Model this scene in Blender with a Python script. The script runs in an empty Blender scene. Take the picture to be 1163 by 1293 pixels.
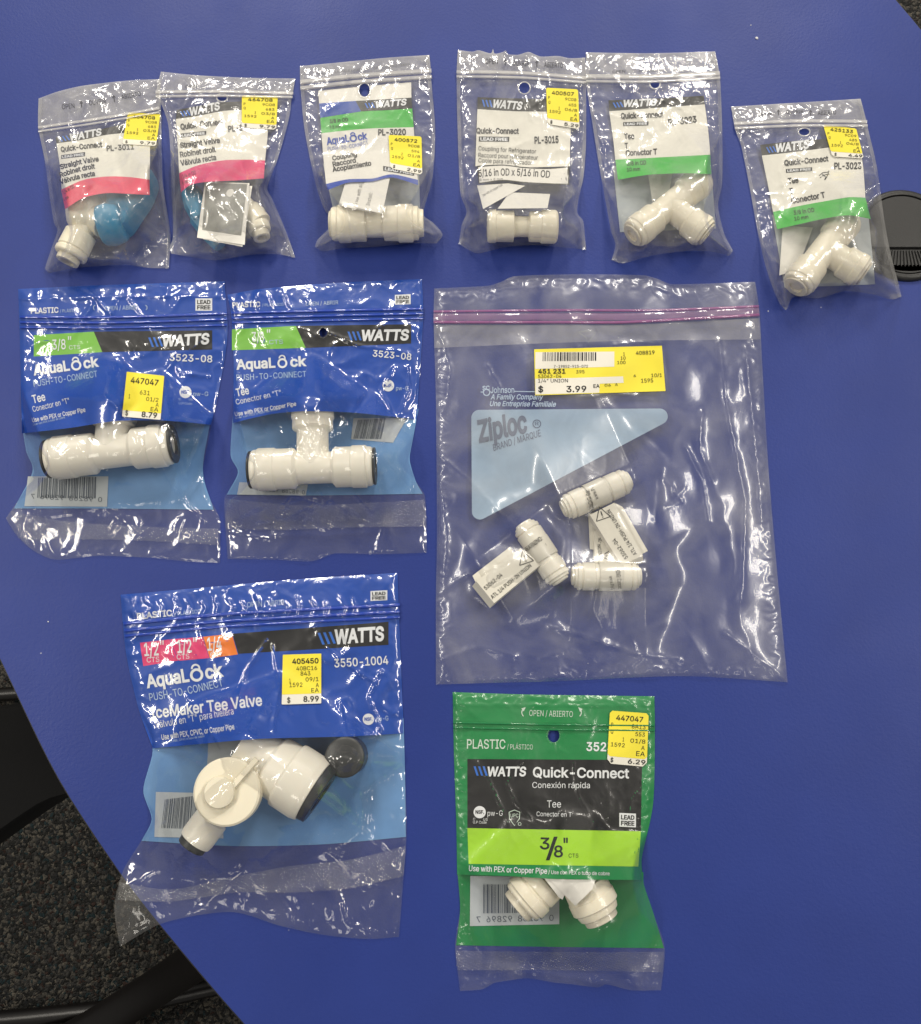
import bpy, bmesh, math, random
import numpy as np
from mathutils import Vector
from mathutils.geometry import delaunay_2d_cdt

random.seed(7)
SC = bpy.context.scene
COL = SC.collection

# ------------------------------------------------------------------ camera
PW, PH = 1163.0, 1293.0            # size of the photograph
FOC = 1175.0                       # focal length in its pixels
DIST = 0.49                        # metres from lens to the middle of the table top
TILT = math.radians(12.0)
CT, ST = math.cos(TILT), math.sin(TILT)
CAM = np.array([0.0, -DIST * ST, DIST * CT])
cd = bpy.data.cameras.new('camera')
cam = bpy.data.objects.new('camera', cd)
COL.objects.link(cam)
cam.location = CAM
cam.rotation_euler = (TILT, 0, 0)
cd.sensor_fit = 'VERTICAL'
cd.sensor_height = 24.0
cd.lens = 24.0 * FOC / PH
cd.clip_start = 0.01
cd.clip_end = 50
SC.camera = cam

# ------------------------------------------------------------------ world and ceiling lamps
WORLD_STRENGTH = 0.15
w = bpy.data.worlds.new('World')
SC.world = w
w.use_nodes = True
w.node_tree.nodes['Background'].inputs[0].default_value = (1.0, 0.96, 0.90, 1)
w.node_tree.nodes['Background'].inputs[1].default_value = WORLD_STRENGTH


def ceiling_panel(x, y, z, sx, sy, radiance, col=(1.0, 0.94, 0.84)):
    l = bpy.data.lights.new('ceiling_panel', 'AREA')
    l.shape = 'RECTANGLE'
    l.size, l.size_y = sx, sy
    l.energy = radiance * math.pi * sx * sy
    l.color = col
    o = bpy.data.objects.new('ceiling_panel', l)
    o.location = (x, y, z)
    COL.objects.link(o)
    return o


ceiling_panel(-0.80, 2.55, 1.95, 0.30, 1.2, 38.0)
ceiling_panel(0.80, 2.55, 1.95, 0.30, 1.2, 38.0)
ceiling_panel(-1.55, 0.35, 1.95, 0.30, 1.2, 19.0)
ceiling_panel(1.55, 0.35, 1.95, 0.30, 1.2, 19.0)
ceiling_panel(-0.85, -1.7, 1.95, 0.30, 1.2, 3.2)
ceiling_panel(0.85, -1.7, 1.95, 0.30, 1.2, 3.2)

SC.view_settings.view_transform = 'Standard'
SC.view_settings.look = 'None'
SC.view_settings.exposure = 0.38
SC.view_settings.gamma = 1.0
SC.view_settings.use_curve_mapping = False
SC.render.engine = 'CYCLES'
SC.cycles.max_bounces = 16
SC.cycles.diffuse_bounces = 4
SC.cycles.glossy_bounces = 4
SC.cycles.transparent_max_bounces = 40
SC.cycles.use_denoising = True


# ------------------------------------------------------------------ mapping
def P(px, py, z=0.0):
    """Photograph pixel on the horizontal plane at height z -> world metres (arrays welcome)."""
    px = np.asarray(px, float)
    py = np.asarray(py, float)
    z = np.asarray(z, float)
    a = (px - PW / 2) / FOC
    b = -(py - PH / 2) / FOC
    dx, dy, dz = a, b * CT + ST, b * ST - CT
    t = (z - CAM[2]) / dz
    return np.stack([CAM[0] + t * dx, CAM[1] + t * dy, z + 0 * t], -1)


def proj(w):
    """world point -> photograph pixel"""
    d = np.asarray(w, float) - CAM
    b = d[1] * CT + d[2] * ST
    c = d[1] * ST - d[2] * CT
    return np.array([PW / 2 + FOC * d[0] / c, PH / 2 - FOC * b / c])


def mpp(px, py, z=0.0):
    a = P(px - .5, py, z)
    b = P(px + .5, py, z)
    return float(np.linalg.norm(b - a))


# ------------------------------------------------------------------ noise
def gnoise(x, y, seed=0):
    xi = np.floor(x).astype(np.int64)
    yi = np.floor(y).astype(np.int64)
    xf, yf = x - xi, y - yi

    def g(ix, iy):
        h = (ix * 374761393 + iy * 668265263 + seed * 974634777) & 0xFFFFFFFF
        h = ((h ^ (h >> 13)) * 1274126177) & 0xFFFFFFFF
        h = (h ^ (h >> 16)) & 0xFFFF
        return h / 65536.0 * 2 * np.pi

    def dot(ix, iy, fx, fy):
        a = g(ix, iy)
        return np.cos(a) * fx + np.sin(a) * fy
    u = xf ** 3 * (xf * (xf * 6 - 15) + 10)
    v = yf ** 3 * (yf * (yf * 6 - 15) + 10)
    n00, n10 = dot(xi, yi, xf, yf), dot(xi + 1, yi, xf - 1, yf)
    n01, n11 = dot(xi, yi + 1, xf, yf - 1), dot(xi + 1, yi + 1, xf - 1, yf - 1)
    return ((n00 * (1 - u) + n10 * u) * (1 - v) + (n01 * (1 - u) + n11 * u) * v) * 1.5


def sstep(a, b, x):
    t = np.clip((x - a) / (b - a), 0, 1)
    return t * t * (3 - 2 * t)


def smin(a, b, k):
    h = np.clip(0.5 + 0.5 * (b - a) / k, 0, 1)
    return b * (1 - h) + a * h - k * h * (1 - h)


def smax(a, b, k):
    return -smin(-a, -b, k)


def segdist(px, py, poly, closed=False):
    """distance from points to a polyline"""
    pts = [np.asarray(p, float) for p in poly]
    if closed:
        pts = pts + [pts[0]]
    best = np.full(np.shape(px), 1e9)
    for a, b in zip(pts[:-1], pts[1:]):
        ab = b - a
        L = max(ab @ ab, 1e-9)
        t = np.clip(((px - a[0]) * ab[0] + (py - a[1]) * ab[1]) / L, 0, 1)
        d = np.hypot(px - a[0] - t * ab[0], py - a[1] - t * ab[1])
        best = np.minimum(best, d)
    return best


# ------------------------------------------------------------------ curves
def catmull(pts, n):
    p = np.asarray(pts, float)
    if len(p) == 2:
        t = np.linspace(0, 1, n)[:, None]
        return p[0] * (1 - t) + p[1] * t
    q = np.vstack([2 * p[0] - p[1], p, 2 * p[-1] - p[-2]])
    out = []
    for i in range(1, len(q) - 2):
        t = np.linspace(0, 1, 12, endpoint=False)[:, None]
        a, b, c, d = q[i - 1], q[i], q[i + 1], q[i + 2]
        # tension keeps sharp turns from looping
        m1, m2 = (c - a) * 0.42, (d - b) * 0.42
        L = np.linalg.norm(c - b)
        for m in (m1, m2):
            k = np.linalg.norm(m)
            if k > L:
                m *= L / k
        out.append((2 * t**3 - 3 * t**2 + 1) * b + (t**3 - 2 * t**2 + t) * m1 + (-2 * t**3 + 3 * t**2) * c + (t**3 - t**2) * m2)
    out.append(q[-2][None])
    c = np.vstack(out)
    s = np.concatenate([[0], np.cumsum(np.linalg.norm(np.diff(c, axis=0), axis=1))])
    t = np.linspace(0, s[-1], n)
    return np.stack([np.interp(t, s, c[:, 0]), np.interp(t, s, c[:, 1])], -1)


def plen(pts):
    p = np.asarray(pts, float)
    return float(np.linalg.norm(np.diff(p, axis=0), axis=1).sum())


def coons(top, bottom, left, right, nu, nv):
    T, B = catmull(top, nu), catmull(bottom, nu)
    L, R = catmull(left, nv), catmull(right, nv)
    u = np.linspace(0, 1, nu)[None, :, None]
    v = np.linspace(0, 1, nv)[:, None, None]
    S = (1 - v) * T[None] + v * B[None] + (1 - u) * L[:, None] + u * R[:, None]
    S -= (1 - u) * (1 - v) * T[0] + u * (1 - v) * T[-1] + (1 - u) * v * B[0] + u * v * B[-1]
    return S


def bil(q, u, v):
    a, b, c, d = [np.asarray(p, float) for p in q]
    return (a * (1 - u) + b * u) * (1 - v) + (d * (1 - u) + c * u) * v


# ------------------------------------------------------------------ materials
MATS = {}


def nodes_of(name):
    m = bpy.data.materials.new(name)
    m.use_nodes = True
    nt = m.node_tree
    for n in list(nt.nodes):
        nt.nodes.remove(n)
    return m, nt, nt.nodes, nt.links


def plain(name, col, rough=0.5, spec=0.4, bump=0.0, bscale=400.0, var=0.04, vscale=60.0, sss=0.0, coat=0.0):
    m, nt, N, L = nodes_of(name)
    out = N.new('ShaderNodeOutputMaterial')
    b = N.new('ShaderNodeBsdfPrincipled')
    L.new(b.outputs[0], out.inputs[0])
    b.inputs['Roughness'].default_value = rough
    b.inputs['Specular IOR Level'].default_value = spec
    if coat:
        b.inputs['Coat Weight'].default_value = coat
        b.inputs['Coat Roughness'].default_value = 0.15
    if sss:
        b.inputs['Subsurface Weight'].default_value = sss
        b.inputs['Subsurface Radius'].default_value = (0.004, 0.003, 0.002)
        b.inputs['Subsurface Scale'].default_value = 0.5
    tc = N.new('ShaderNodeTexCoord')
    nz = N.new('ShaderNodeTexNoise')
    nz.inputs['Scale'].default_value = vscale
    nz.inputs['Detail'].default_value = 4
    L.new(tc.outputs['Object'], nz.inputs['Vector'])
    mr = N.new('ShaderNodeMapRange')
    mr.inputs['From Min'].default_value = 0.3
    mr.inputs['From Max'].default_value = 0.7
    mr.inputs['To Min'].default_value = 1 - var
    mr.inputs['To Max'].default_value = 1 + var
    L.new(nz.outputs['Fac'], mr.inputs['Value'])
    mx = N.new('ShaderNodeVectorMath')
    mx.operation = 'SCALE'
    mx.inputs[0].default_value = col[:3]
    L.new(mr.outputs[0], mx.inputs['Scale'])
    L.new(mx.outputs[0], b.inputs['Base Color'])
    if bump:
        n2 = N.new('ShaderNodeTexNoise')
        n2.inputs['Scale'].default_value = bscale
        n2.inputs['Detail'].default_value = 3
        L.new(tc.outputs['Object'], n2.inputs['Vector'])
        bp = N.new('ShaderNodeBump')
        bp.inputs['Strength'].default_value = bump
        bp.inputs['Distance'].default_value = 0.0005
        L.new(n2.outputs['Fac'], bp.inputs['Height'])
        L.new(bp.outputs[0], b.inputs['Normal'])
    MATS[name] = m
    return m


def film(name, haze0=0.03, haze1=0.12, tint=(0.97, 0.97, 0.97), milk=(0.8, 0.79, 0.77), refl=0.10, rough=0.07, bump=0.25, bscale=160.0, grid=False, soft=0.35, hscale=45):
    """thin clear plastic: see-through, slightly milky, mirror-like at the crease edges"""
    m, nt, N, L = nodes_of(name)
    out = N.new('ShaderNodeOutputMaterial')
    tr = N.new('ShaderNodeBsdfTransparent')
    tr.inputs[0].default_value = (*tint, 1)
    df = N.new('ShaderNodeBsdfDiffuse')
    df.inputs[0].default_value = (*milk, 1)
    gl = N.new('ShaderNodeBsdfGlossy')
    gl.inputs['Roughness'].default_value = rough
    gl.inputs[0].default_value = (1, 1, 1, 1)
    tc = N.new('ShaderNodeTexCoord')
    nz = N.new('ShaderNodeTexNoise')
    nz.inputs['Scale'].default_value = hscale
    nz.inputs['Detail'].default_value = 5
    nz.inputs['Distortion'].default_value = 1.2
    L.new(tc.outputs['Object'], nz.inputs['Vector'])
    mr = N.new('ShaderNodeMapRange')
    mr.inputs['From Min'].default_value = 0.35
    mr.inputs['From Max'].default_value = 0.72
    mr.inputs['To Min'].default_value = haze0
    mr.inputs['To Max'].default_value = haze1
    L.new(nz.outputs['Fac'], mr.inputs['Value'])
    m1 = N.new('ShaderNodeMixShader')
    L.new(mr.outputs[0], m1.inputs[0])
    L.new(tr.outputs[0], m1.inputs[1])
    L.new(df.outputs[0], m1.inputs[2])
    lw = N.new('ShaderNodeLayerWeight')
    pw = N.new('ShaderNodeMath')
    pw.operation = 'POWER'
    pw.inputs[1].default_value = 4.0
    ma = N.new('ShaderNodeMath')
    ma.operation = 'MULTIPLY_ADD'
    ma.inputs[1].default_value = 0.7
    ma.inputs[2].default_value = refl
    L.new(lw.outputs['Facing'], pw.inputs[0])
    L.new(pw.outputs[0], ma.inputs[0])
    g2 = N.new('ShaderNodeBsdfGlossy')
    g2.inputs['Roughness'].default_value = 0.32
    gm = N.new('ShaderNodeMixShader')
    gm.inputs[0].default_value = soft
    L.new(gl.outputs[0], gm.inputs[1])
    L.new(g2.outputs[0], gm.inputs[2])
    m2 = N.new('ShaderNodeMixShader')
    L.new(ma.outputs[0], m2.inputs[0])
    L.new(m1.outputs[0], m2.inputs[1])
    L.new(gm.outputs[0], m2.inputs[2])
    L.new(m2.outputs[0], out.inputs[0])
    n2 = N.new('ShaderNodeTexNoise')
    n2.inputs['Scale'].default_value = bscale
    n2.inputs['Detail'].default_value = 4
    n2.inputs['Distortion'].default_value = 0.8
    L.new(tc.outputs['Object'], n2.inputs['Vector'])
    bp = N.new('ShaderNodeBump')
    bp.inputs['Strength'].default_value = bump
    bp.inputs['Distance'].default_value = 0.0012
    L.new(n2.outputs['Fac'], bp.inputs['Height'])
    last = bp
    if grid:
        wv = []
        for rz in (0.35, -1.2):
            mp = N.new('ShaderNodeMapping')
            mp.inputs['Rotation'].default_value = (0, 0, rz)
            L.new(tc.outputs['Object'], mp.inputs['Vector'])
            wt = N.new('ShaderNodeTexWave')
            wt.inputs['Scale'].default_value = 260
            wt.inputs['Distortion'].default_value = 0.3
            L.new(mp.outputs[0], wt.inputs['Vector'])
            wv.append(wt)
        ad = N.new('ShaderNodeMath')
        ad.operation = 'MAXIMUM'
        L.new(wv[0].outputs['Fac'], ad.inputs[0])
        L.new(wv[1].outputs['Fac'], ad.inputs[1])
        b2 = N.new('ShaderNodeBump')
        b2.inputs['Strength'].default_value = 0.7
        b2.inputs['Distance'].default_value = 0.0006
        L.new(ad.outputs[0], b2.inputs['Height'])
        L.new(bp.outputs[0], b2.inputs['Normal'])
        last = b2
    L.new(last.outputs[0], gl.inputs['Normal'])
    L.new(last.outputs[0], g2.inputs['Normal'])
    L.new(last.outputs[0], lw.inputs['Normal'])
    MATS[name] = m
    return m


film('film_clear', 0.045, 0.20, refl=0.085, rough=0.095, soft=0.35)
film('film_back', 0.015, 0.06, refl=0.03)
film('film_print', 0.0, 0.006, refl=0.09, rough=0.095, bump=0.16, soft=0.2)
film('film_large', 0.012, 0.17, hscale=20, refl=0.085, rough=0.11, bump=0.2, bscale=60, soft=0.7)
film('film_header', 0.10, 0.22, refl=0.07)
film('film_veil', 0.22, 0.36, refl=0.04)
film('crimp', 0.03, 0.09, refl=0.07, grid=True)
film('crimp_clear', 0.05, 0.10, refl=0.08)
film('zip_white', 0.35, 0.6, refl=0.10, milk=(0.85, 0.83, 0.78))
film('zip_violet', 0.5, 0.65, refl=0.10, milk=(0.40, 0.11, 0.30))
film('zip_violet_web', 0.22, 0.32, refl=0.08, milk=(0.60, 0.30, 0.52))
film('zip_blue', 0.9, 0.95, refl=0.12, milk=(0.006, 0.05, 0.42))
film('zip_green', 0.9, 0.95, refl=0.08, milk=(0.012, 0.20, 0.065))
film('film_green', 0.0, 0.03, refl=0.04, rough=0.16, bump=0.25)

plain('ivory', (0.80, 0.78, 0.70), 0.6)
plain('white_paper', (0.82, 0.80, 0.74), 0.7)
plain('grey_paper', (0.30, 0.30, 0.27), 0.7, var=0.25, vscale=120)
plain('tag_paper', (0.72, 0.69, 0.60), 0.75)
plain('ink', (0.012, 0.012, 0.013), 0.6)
plain('grey_ink', (0.16, 0.16, 0.16), 0.6)
plain('black_print', (0.010, 0.010, 0.011), 0.5)
plain('pink', (0.80, 0.085, 0.16), 0.5)
plain('magenta', (0.74, 0.045, 0.18), 0.5)
plain('orange', (0.88, 0.22, 0.02), 0.5)
plain('green', (0.07, 0.50, 0.07), 0.5)
plain('band_green', (0.20, 0.52, 0.06), 0.5)
plain('lime', (0.36, 0.66, 0.03), 0.5)
plain('pack_green', (0.009, 0.235, 0.062), 0.5)
plain('back_green', (0.012, 0.21, 0.058), 0.5)
plain('pack_blue', (0.001, 0.064, 0.41), 0.5)
plain('navy_print', (0.004, 0.055, 0.42), 0.5)
plain('stripe_blue', (0.03, 0.16, 0.62), 0.5)
plain('pale_blue', (0.135, 0.29, 0.55), 0.5, var=0.12, vscale=40)
film('patch_blue', 0.76, 0.90, refl=0.0, milk=(0.38, 0.51, 0.66))
plain('back_panel', (0.42, 0.46, 0.48), 0.6)
plain('barcode_panel', (0.48, 0.52, 0.54), 0.6)
plain('barcode_bar', (0.10, 0.12, 0.15), 0.6)
plain('print_white', (0.78, 0.80, 0.82), 0.5)
plain('print_pale', (0.45, 0.58, 0.75), 0.5)
plain('green_pale', (0.60, 0.72, 0.62), 0.5)
plain('patch_ink', (0.09, 0.12, 0.20), 0.5)
plain('sticker_yellow', (0.84, 0.72, 0.05), 0.55)
plain('sticker_white', (0.78, 0.75, 0.66), 0.55)
plain('cream_plastic', (0.85, 0.79, 0.63), 0.38, 0.5, var=0.02, sss=0.12)
plain('white_plastic', (0.86, 0.82, 0.71), 0.38, 0.5, var=0.02, sss=0.12)
plain('cream_collet', (0.70, 0.65, 0.52), 0.4, 0.5, var=0.02)
plain('dark_collet', (0.035, 0.037, 0.038), 0.4, 0.5)
plain('bore_dark', (0.18, 0.16, 0.13), 0.6)
plain('handle_blue', (0.014, 0.25, 0.45), 0.4, 0.5, var=0.03)
plain('black_rubber', (0.018, 0.018, 0.018), 0.45, 0.5, bump=0.25, bscale=900)
plain('groove', (0.004, 0.004, 0.004), 0.7)
plain('edge_black', (0.02, 0.02, 0.022), 0.5)
plain('seat_fabric', (0.003, 0.003, 0.0035), 0.9, bump=0.4, bscale=700)
plain('black_metal', (0.007, 0.006, 0.006), 0.35, 0.5)
plain('speck_white', (0.7, 0.7, 0.7), 0.8)


def table_material():
    m, nt, N, L = nodes_of('blue_laminate')
    out = N.new('ShaderNodeOutputMaterial')
    b = N.new('ShaderNodeBsdfPrincipled')
    L.new(b.outputs[0], out.inputs[0])
    tc = N.new('ShaderNodeTexCoord')
    nz = N.new('ShaderNodeTexNoise')
    nz.inputs['Scale'].default_value = 18
    nz.inputs['Detail'].default_value = 6
    L.new(tc.outputs['Object'], nz.inputs['Vector'])
    cr = N.new('ShaderNodeValToRGB')
    cr.color_ramp.elements[0].position = 0.3
    cr.color_ramp.elements[0].color = (0.0135, 0.033, 0.205, 1)
    cr.color_ramp.elements[1].position = 0.72
    cr.color_ramp.elements[1].color = (0.0165, 0.039, 0.235, 1)
    L.new(nz.outputs['Fac'], cr.inputs[0])
    du = N.new('ShaderNodeTexVoronoi')
    du.inputs['Scale'].default_value = 75
    L.new(tc.outputs['Object'], du.inputs['Vector'])
    dsp = N.new('ShaderNodeSeparateColor')
    L.new(du.outputs['Color'], dsp.inputs[0])
    dr = N.new('ShaderNodeMapRange')
    dr.inputs['From Min'].default_value = 0.6
    dr.inputs['From Max'].default_value = 1.0
    dr.inputs['To Min'].default_value = 0.0
    dr.inputs['To Max'].default_value = 0.036
    L.new(dsp.outputs[0], dr.inputs['Value'])
    lt = N.new('ShaderNodeMath')
    lt.operation = 'LESS_THAN'
    L.new(du.outputs['Distance'], lt.inputs[0])
    L.new(dr.outputs[0], lt.inputs[1])
    dm = N.new('ShaderNodeMixRGB')
    dm.inputs[2].default_value = (0.30, 0.31, 0.42, 1)
    L.new(lt.outputs[0], dm.inputs[0])
    L.new(cr.outputs[0], dm.inputs[1])
    L.new(dm.outputs[0], b.inputs['Base Color'])
    nr = N.new('ShaderNodeTexNoise')
    nr.inputs['Scale'].default_value = 14
    nr.inputs['Detail'].default_value = 5
    L.new(tc.outputs['Object'], nr.inputs['Vector'])
    mr = N.new('ShaderNodeMapRange')
    mr.inputs['To Min'].default_value = 0.38
    mr.inputs['To Max'].default_value = 0.62
    L.new(nr.outputs['Fac'], mr.inputs['Value'])
    L.new(mr.outputs[0], b.inputs['Roughness'])
    b.inputs['Specular IOR Level'].default_value = 0.38
    n2 = N.new('ShaderNodeTexNoise')
    n2.inputs['Scale'].default_value = 700
    n2.inputs['Detail'].default_value = 2
    L.new(tc.outputs['Object'], n2.inputs['Vector'])
    bp = N.new('ShaderNodeBump')
    bp.inputs['Strength'].default_value = 0.16
    bp.inputs['Distance'].default_value = 0.0006
    L.new(n2.outputs['Fac'], bp.inputs['Height'])
    L.new(bp.outputs[0], b.inputs['Normal'])
    MATS['blue_laminate'] = m


def carpet_material():
    m, nt, N, L = nodes_of('carpet')
    out = N.new('ShaderNodeOutputMaterial')
    b = N.new('ShaderNodeBsdfPrincipled')
    L.new(b.outputs[0], out.inputs[0])
    b.inputs['Roughness'].default_value = 0.95
    b.inputs['Specular IOR Level'].default_value = 0.1
    tc = N.new('ShaderNodeTexCoord')
    wr = N.new('ShaderNodeTexNoise')
    wr.inputs['Scale'].default_value = 160
    L.new(tc.outputs['Object'], wr.inputs['Vector'])
    mx = N.new('ShaderNodeMixRGB')
    mx.blend_type = 'LINEAR_LIGHT'
    mx.inputs[0].default_value = 0.004
    L.new(tc.outputs['Object'], mx.inputs[1])
    L.new(wr.outputs['Color'], mx.inputs[2])
    vo = N.new('ShaderNodeTexVoronoi')
    vo.inputs['Scale'].default_value = 300
    L.new(mx.outputs[0], vo.inputs['Vector'])
    sp = N.new('ShaderNodeSeparateColor')
    L.new(vo.outputs['Color'], sp.inputs[0])
    cr = N.new('ShaderNodeValToRGB')
    cr.color_ramp.interpolation = 'CONSTANT'
    el = cr.color_ramp.elements
    el[0].position, el[0].color = 0.0, (0.024, 0.024, 0.023, 1)
    el[1].position, el[1].color = 0.30, (0.048, 0.047, 0.045, 1)
    for p, c in ((0.52, (0.086, 0.080, 0.070, 1)), (0.66, (0.026, 0.027, 0.028, 1)), (0.78, (0.115, 0.104, 0.086, 1)), (0.88, (0.022, 0.036, 0.040, 1)), (0.95, (0.045, 0.030, 0.026, 1))):
        e = el.new(p)
        e.color = c
    L.new(sp.outputs[0], cr.inputs[0])
    L.new(cr.outputs[0], b.inputs['Base Color'])
    bp = N.new('ShaderNodeBump')
    bp.inputs['Strength'].default_value = 1.0
    bp.inputs['Distance'].default_value = 0.004
    bp.invert = True
    L.new(vo.outputs['Distance'], bp.inputs['Height'])
    L.new(bp.outputs[0], b.inputs['Normal'])
    MATS['carpet'] = m


table_material()
carpet_material()


# ------------------------------------------------------------------ objects
def root(name, label, cat, loc, group=None):
    o = bpy.data.objects.new(name, None)
    COL.objects.link(o)
    o.location = loc
    o.empty_display_size = 0.01
    o['label'] = label
    o['category'] = cat
    if group:
        o['group'] = group
    return o


def mesh_obj(name, verts, faces, mats, fmat=None, parent=None, smooth=True, angle=None, recalc=False):
    off = np.array(parent.matrix_world.translation if False else (world_loc(parent) if parent else (0, 0, 0)))
    v = np.asarray(verts, float) - off
    me = bpy.data.meshes.new(name)
    me.from_pydata(v.tolist(), [], [list(f) for f in faces])
    for m in mats:
        me.materials.append(MATS[m])
    if fmat is not None:
        me.polygons.foreach_set('material_index', np.asarray(fmat, np.int32))
    if recalc:
        bm = bmesh.new()
        bm.from_mesh(me)
        bmesh.ops.recalc_face_normals(bm, faces=bm.faces)
        bm.to_mesh(me)
        bm.free()
    if smooth:
        me.polygons.foreach_set('use_smooth', np.ones(len(me.polygons), bool))
        if angle:
            me.set_sharp_from_angle(angle=math.radians(angle))
    me.update()
    o = bpy.data.objects.new(name, me)
    COL.objects.link(o)
    if parent:
        o.parent = parent
    return o


def world_loc(o):
    p = np.zeros(3)
    while o is not None:
        p += np.array(o.location)
        o = o.parent
    return p


# ------------------------------------------------------------------ lettering
TXT = {}
FONTS = {}
for _k, _f in (('sans', 'Inter.woff2'), ('mono', 'DejaVuSansMono.woff2')):
    # typefaces that come with Blender itself; the built-in one serves if they are missing
    try:
        FONTS[_k] = bpy.data.fonts.load(bpy.utils.system_resource('DATAFILES') + '/fonts/' + _f)
    except Exception:
        FONTS[_k] = None


def outlines(s, font):
    """closed contours of a string at size 1"""
    cu = bpy.data.curves.new('t', 'FONT')
    cu.body = s
    cu.size = 1.0
    if FONTS[font]:
        cu.font = FONTS[font]
    ob = bpy.data.objects.new('t', cu)
    COL.objects.link(ob)
    dg = bpy.context.evaluated_depsgraph_get()
    oe = ob.evaluated_get(dg)
    c2 = oe.to_curve(dg)
    out = []
    for sp in c2.splines:
        pts = []
        if sp.type == 'BEZIER':
            bp = sp.bezier_points
            for k in range(len(bp)):
                a, b = bp[k], bp[(k + 1) % len(bp)]
                p0, p1, p2, p3 = [np.array(q[:2]) for q in (a.co, a.handle_right, b.handle_left, b.co)]
                ch = p3 - p0
                dev = max(abs(ch[0] * (p1 - p0)[1] - ch[1] * (p1 - p0)[0]), abs(ch[0] * (p2 - p0)[1] - ch[1] * (p2 - p0)[0])) / (np.linalg.norm(ch) + 1e-9)
                n = 1 if dev < 0.002 else 4
                for t in np.arange(n) / n:
                    pts.append((1 - t) ** 3 * p0 + 3 * t * (1 - t) ** 2 * p1 + 3 * t * t * (1 - t) * p2 + t ** 3 * p3)
        else:
            pts = [np.array(q.co[:2]) for q in sp.points]
        cl = [pts[0]]
        for p in pts[1:]:
            if np.linalg.norm(p - cl[-1]) > 1e-4:
                cl.append(p)
        if len(cl) > 2 and np.linalg.norm(cl[0] - cl[-1]) < 1e-4:
            cl.pop()
        if len(cl) > 2:
            out.append(np.array(cl))
    oe.to_curve_clear()
    bpy.data.objects.remove(ob)
    bpy.data.curves.remove(cu)
    return out


def area2(c):
    return float((c[:, 0] * np.roll(c[:, 1], -1) - np.roll(c[:, 0], -1) * c[:, 1]).sum())


def glyphs(s, bold, shear, font='sans'):
    """filled lettering: contours thickened by hand, cut into triangles, kept where the winding number is not zero"""
    k = (s, bold, shear, font)
    if k in TXT:
        return TXT[k]
    cs = outlines(s, font)
    if bold and cs:
        sg = 1.0 if area2(max(cs, key=lambda c: abs(area2(c)))) > 0 else -1.0
        nc = []
        for c in cs:
            d0 = c - np.roll(c, 1, axis=0)
            d1 = np.roll(c, -1, axis=0) - c
            d0 /= np.linalg.norm(d0, axis=1)[:, None] + 1e-9
            d1 /= np.linalg.norm(d1, axis=1)[:, None] + 1e-9
            n0 = np.stack([d0[:, 1], -d0[:, 0]], -1) * sg
            n1 = np.stack([d1[:, 1], -d1[:, 0]], -1) * sg
            m = n0 + n1
            q = np.maximum((m * m).sum(1), 0.6)[:, None]
            nc.append(c + 2 * m / q * bold)
        cs = nc
    pts = np.vstack(cs)
    edges, n = [], 0
    for c in cs:
        edges += [(n + i, n + (i + 1) % len(c)) for i in range(len(c))]
        n += len(c)
    r = delaunay_2d_cdt([Vector(p) for p in pts], edges, [], 0, 1e-5)
    V = np.array([(v[0], v[1]) for v in r[0]])
    T = np.array([t for t in r[2] if len(t) == 3])
    cen = V[T].mean(1)
    A = pts[[e[0] for e in edges]]
    B = pts[[e[1] for e in edges]]
    x, y = cen[:, :1], cen[:, 1:]
    up = (A[:, 1] <= y) & (B[:, 1] > y)
    dn = (A[:, 1] > y) & (B[:, 1] <= y)
    side = (B[:, 0] - A[:, 0]) * (y - A[:, 1]) - (x - A[:, 0]) * (B[:, 1] - A[:, 1])
    wn = (up & (side > 0)).sum(1) - (dn & (side < 0)).sum(1)
    f = [tuple(t) for t in T[wn != 0]]
    v = V.copy()
    v[:, 0] += shear * v[:, 1]
    v[:, 0] -= v[:, 0].min()
    v[:, 0] /= max(v[:, 0].max(), 1e-6)
    v[:, 1] /= CAPH[font] or 1.0              # cap height -> 1
    TXT[k] = (v, f)
    return TXT[k]


CAPH = {'sans': 0, 'mono': 0}
for _k in CAPH:
    CAPH[_k] = float(glyphs('H', 0.0, 0.0, _k)[0][:, 1].max())
TXT.clear()


def refine(pts, faces, lim):
    """split long edges so that a flat shape can follow a wrinkled film"""
    e = max(np.linalg.norm(pts[list(f)].max(0) - pts[list(f)].min(0)) for f in faces)
    if e < lim:
        return pts, faces
    bm = bmesh.new()
    vs = [bm.verts.new((p[0], p[1], 0)) for p in pts]
    for f in faces:
        try:
            bm.faces.new([vs[i] for i in f])
        except ValueError:
            pass
    bmesh.ops.triangulate(bm, faces=bm.faces[:])
    for _ in range(6):
        es = [e for e in bm.edges if e.calc_length() > lim]
        if not es:
            break
        bmesh.ops.subdivide_edges(bm, edges=es, cuts=1)
        bmesh.ops.triangulate(bm, faces=[f for f in bm.faces if len(f.verts) > 3])
    bm.verts.index_update()
    V = np.array([(v.co.x, v.co.y) for v in bm.verts])
    F = [tuple(v.index for v in f.verts) for f in bm.faces]
    bm.free()
    return V, F


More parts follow.
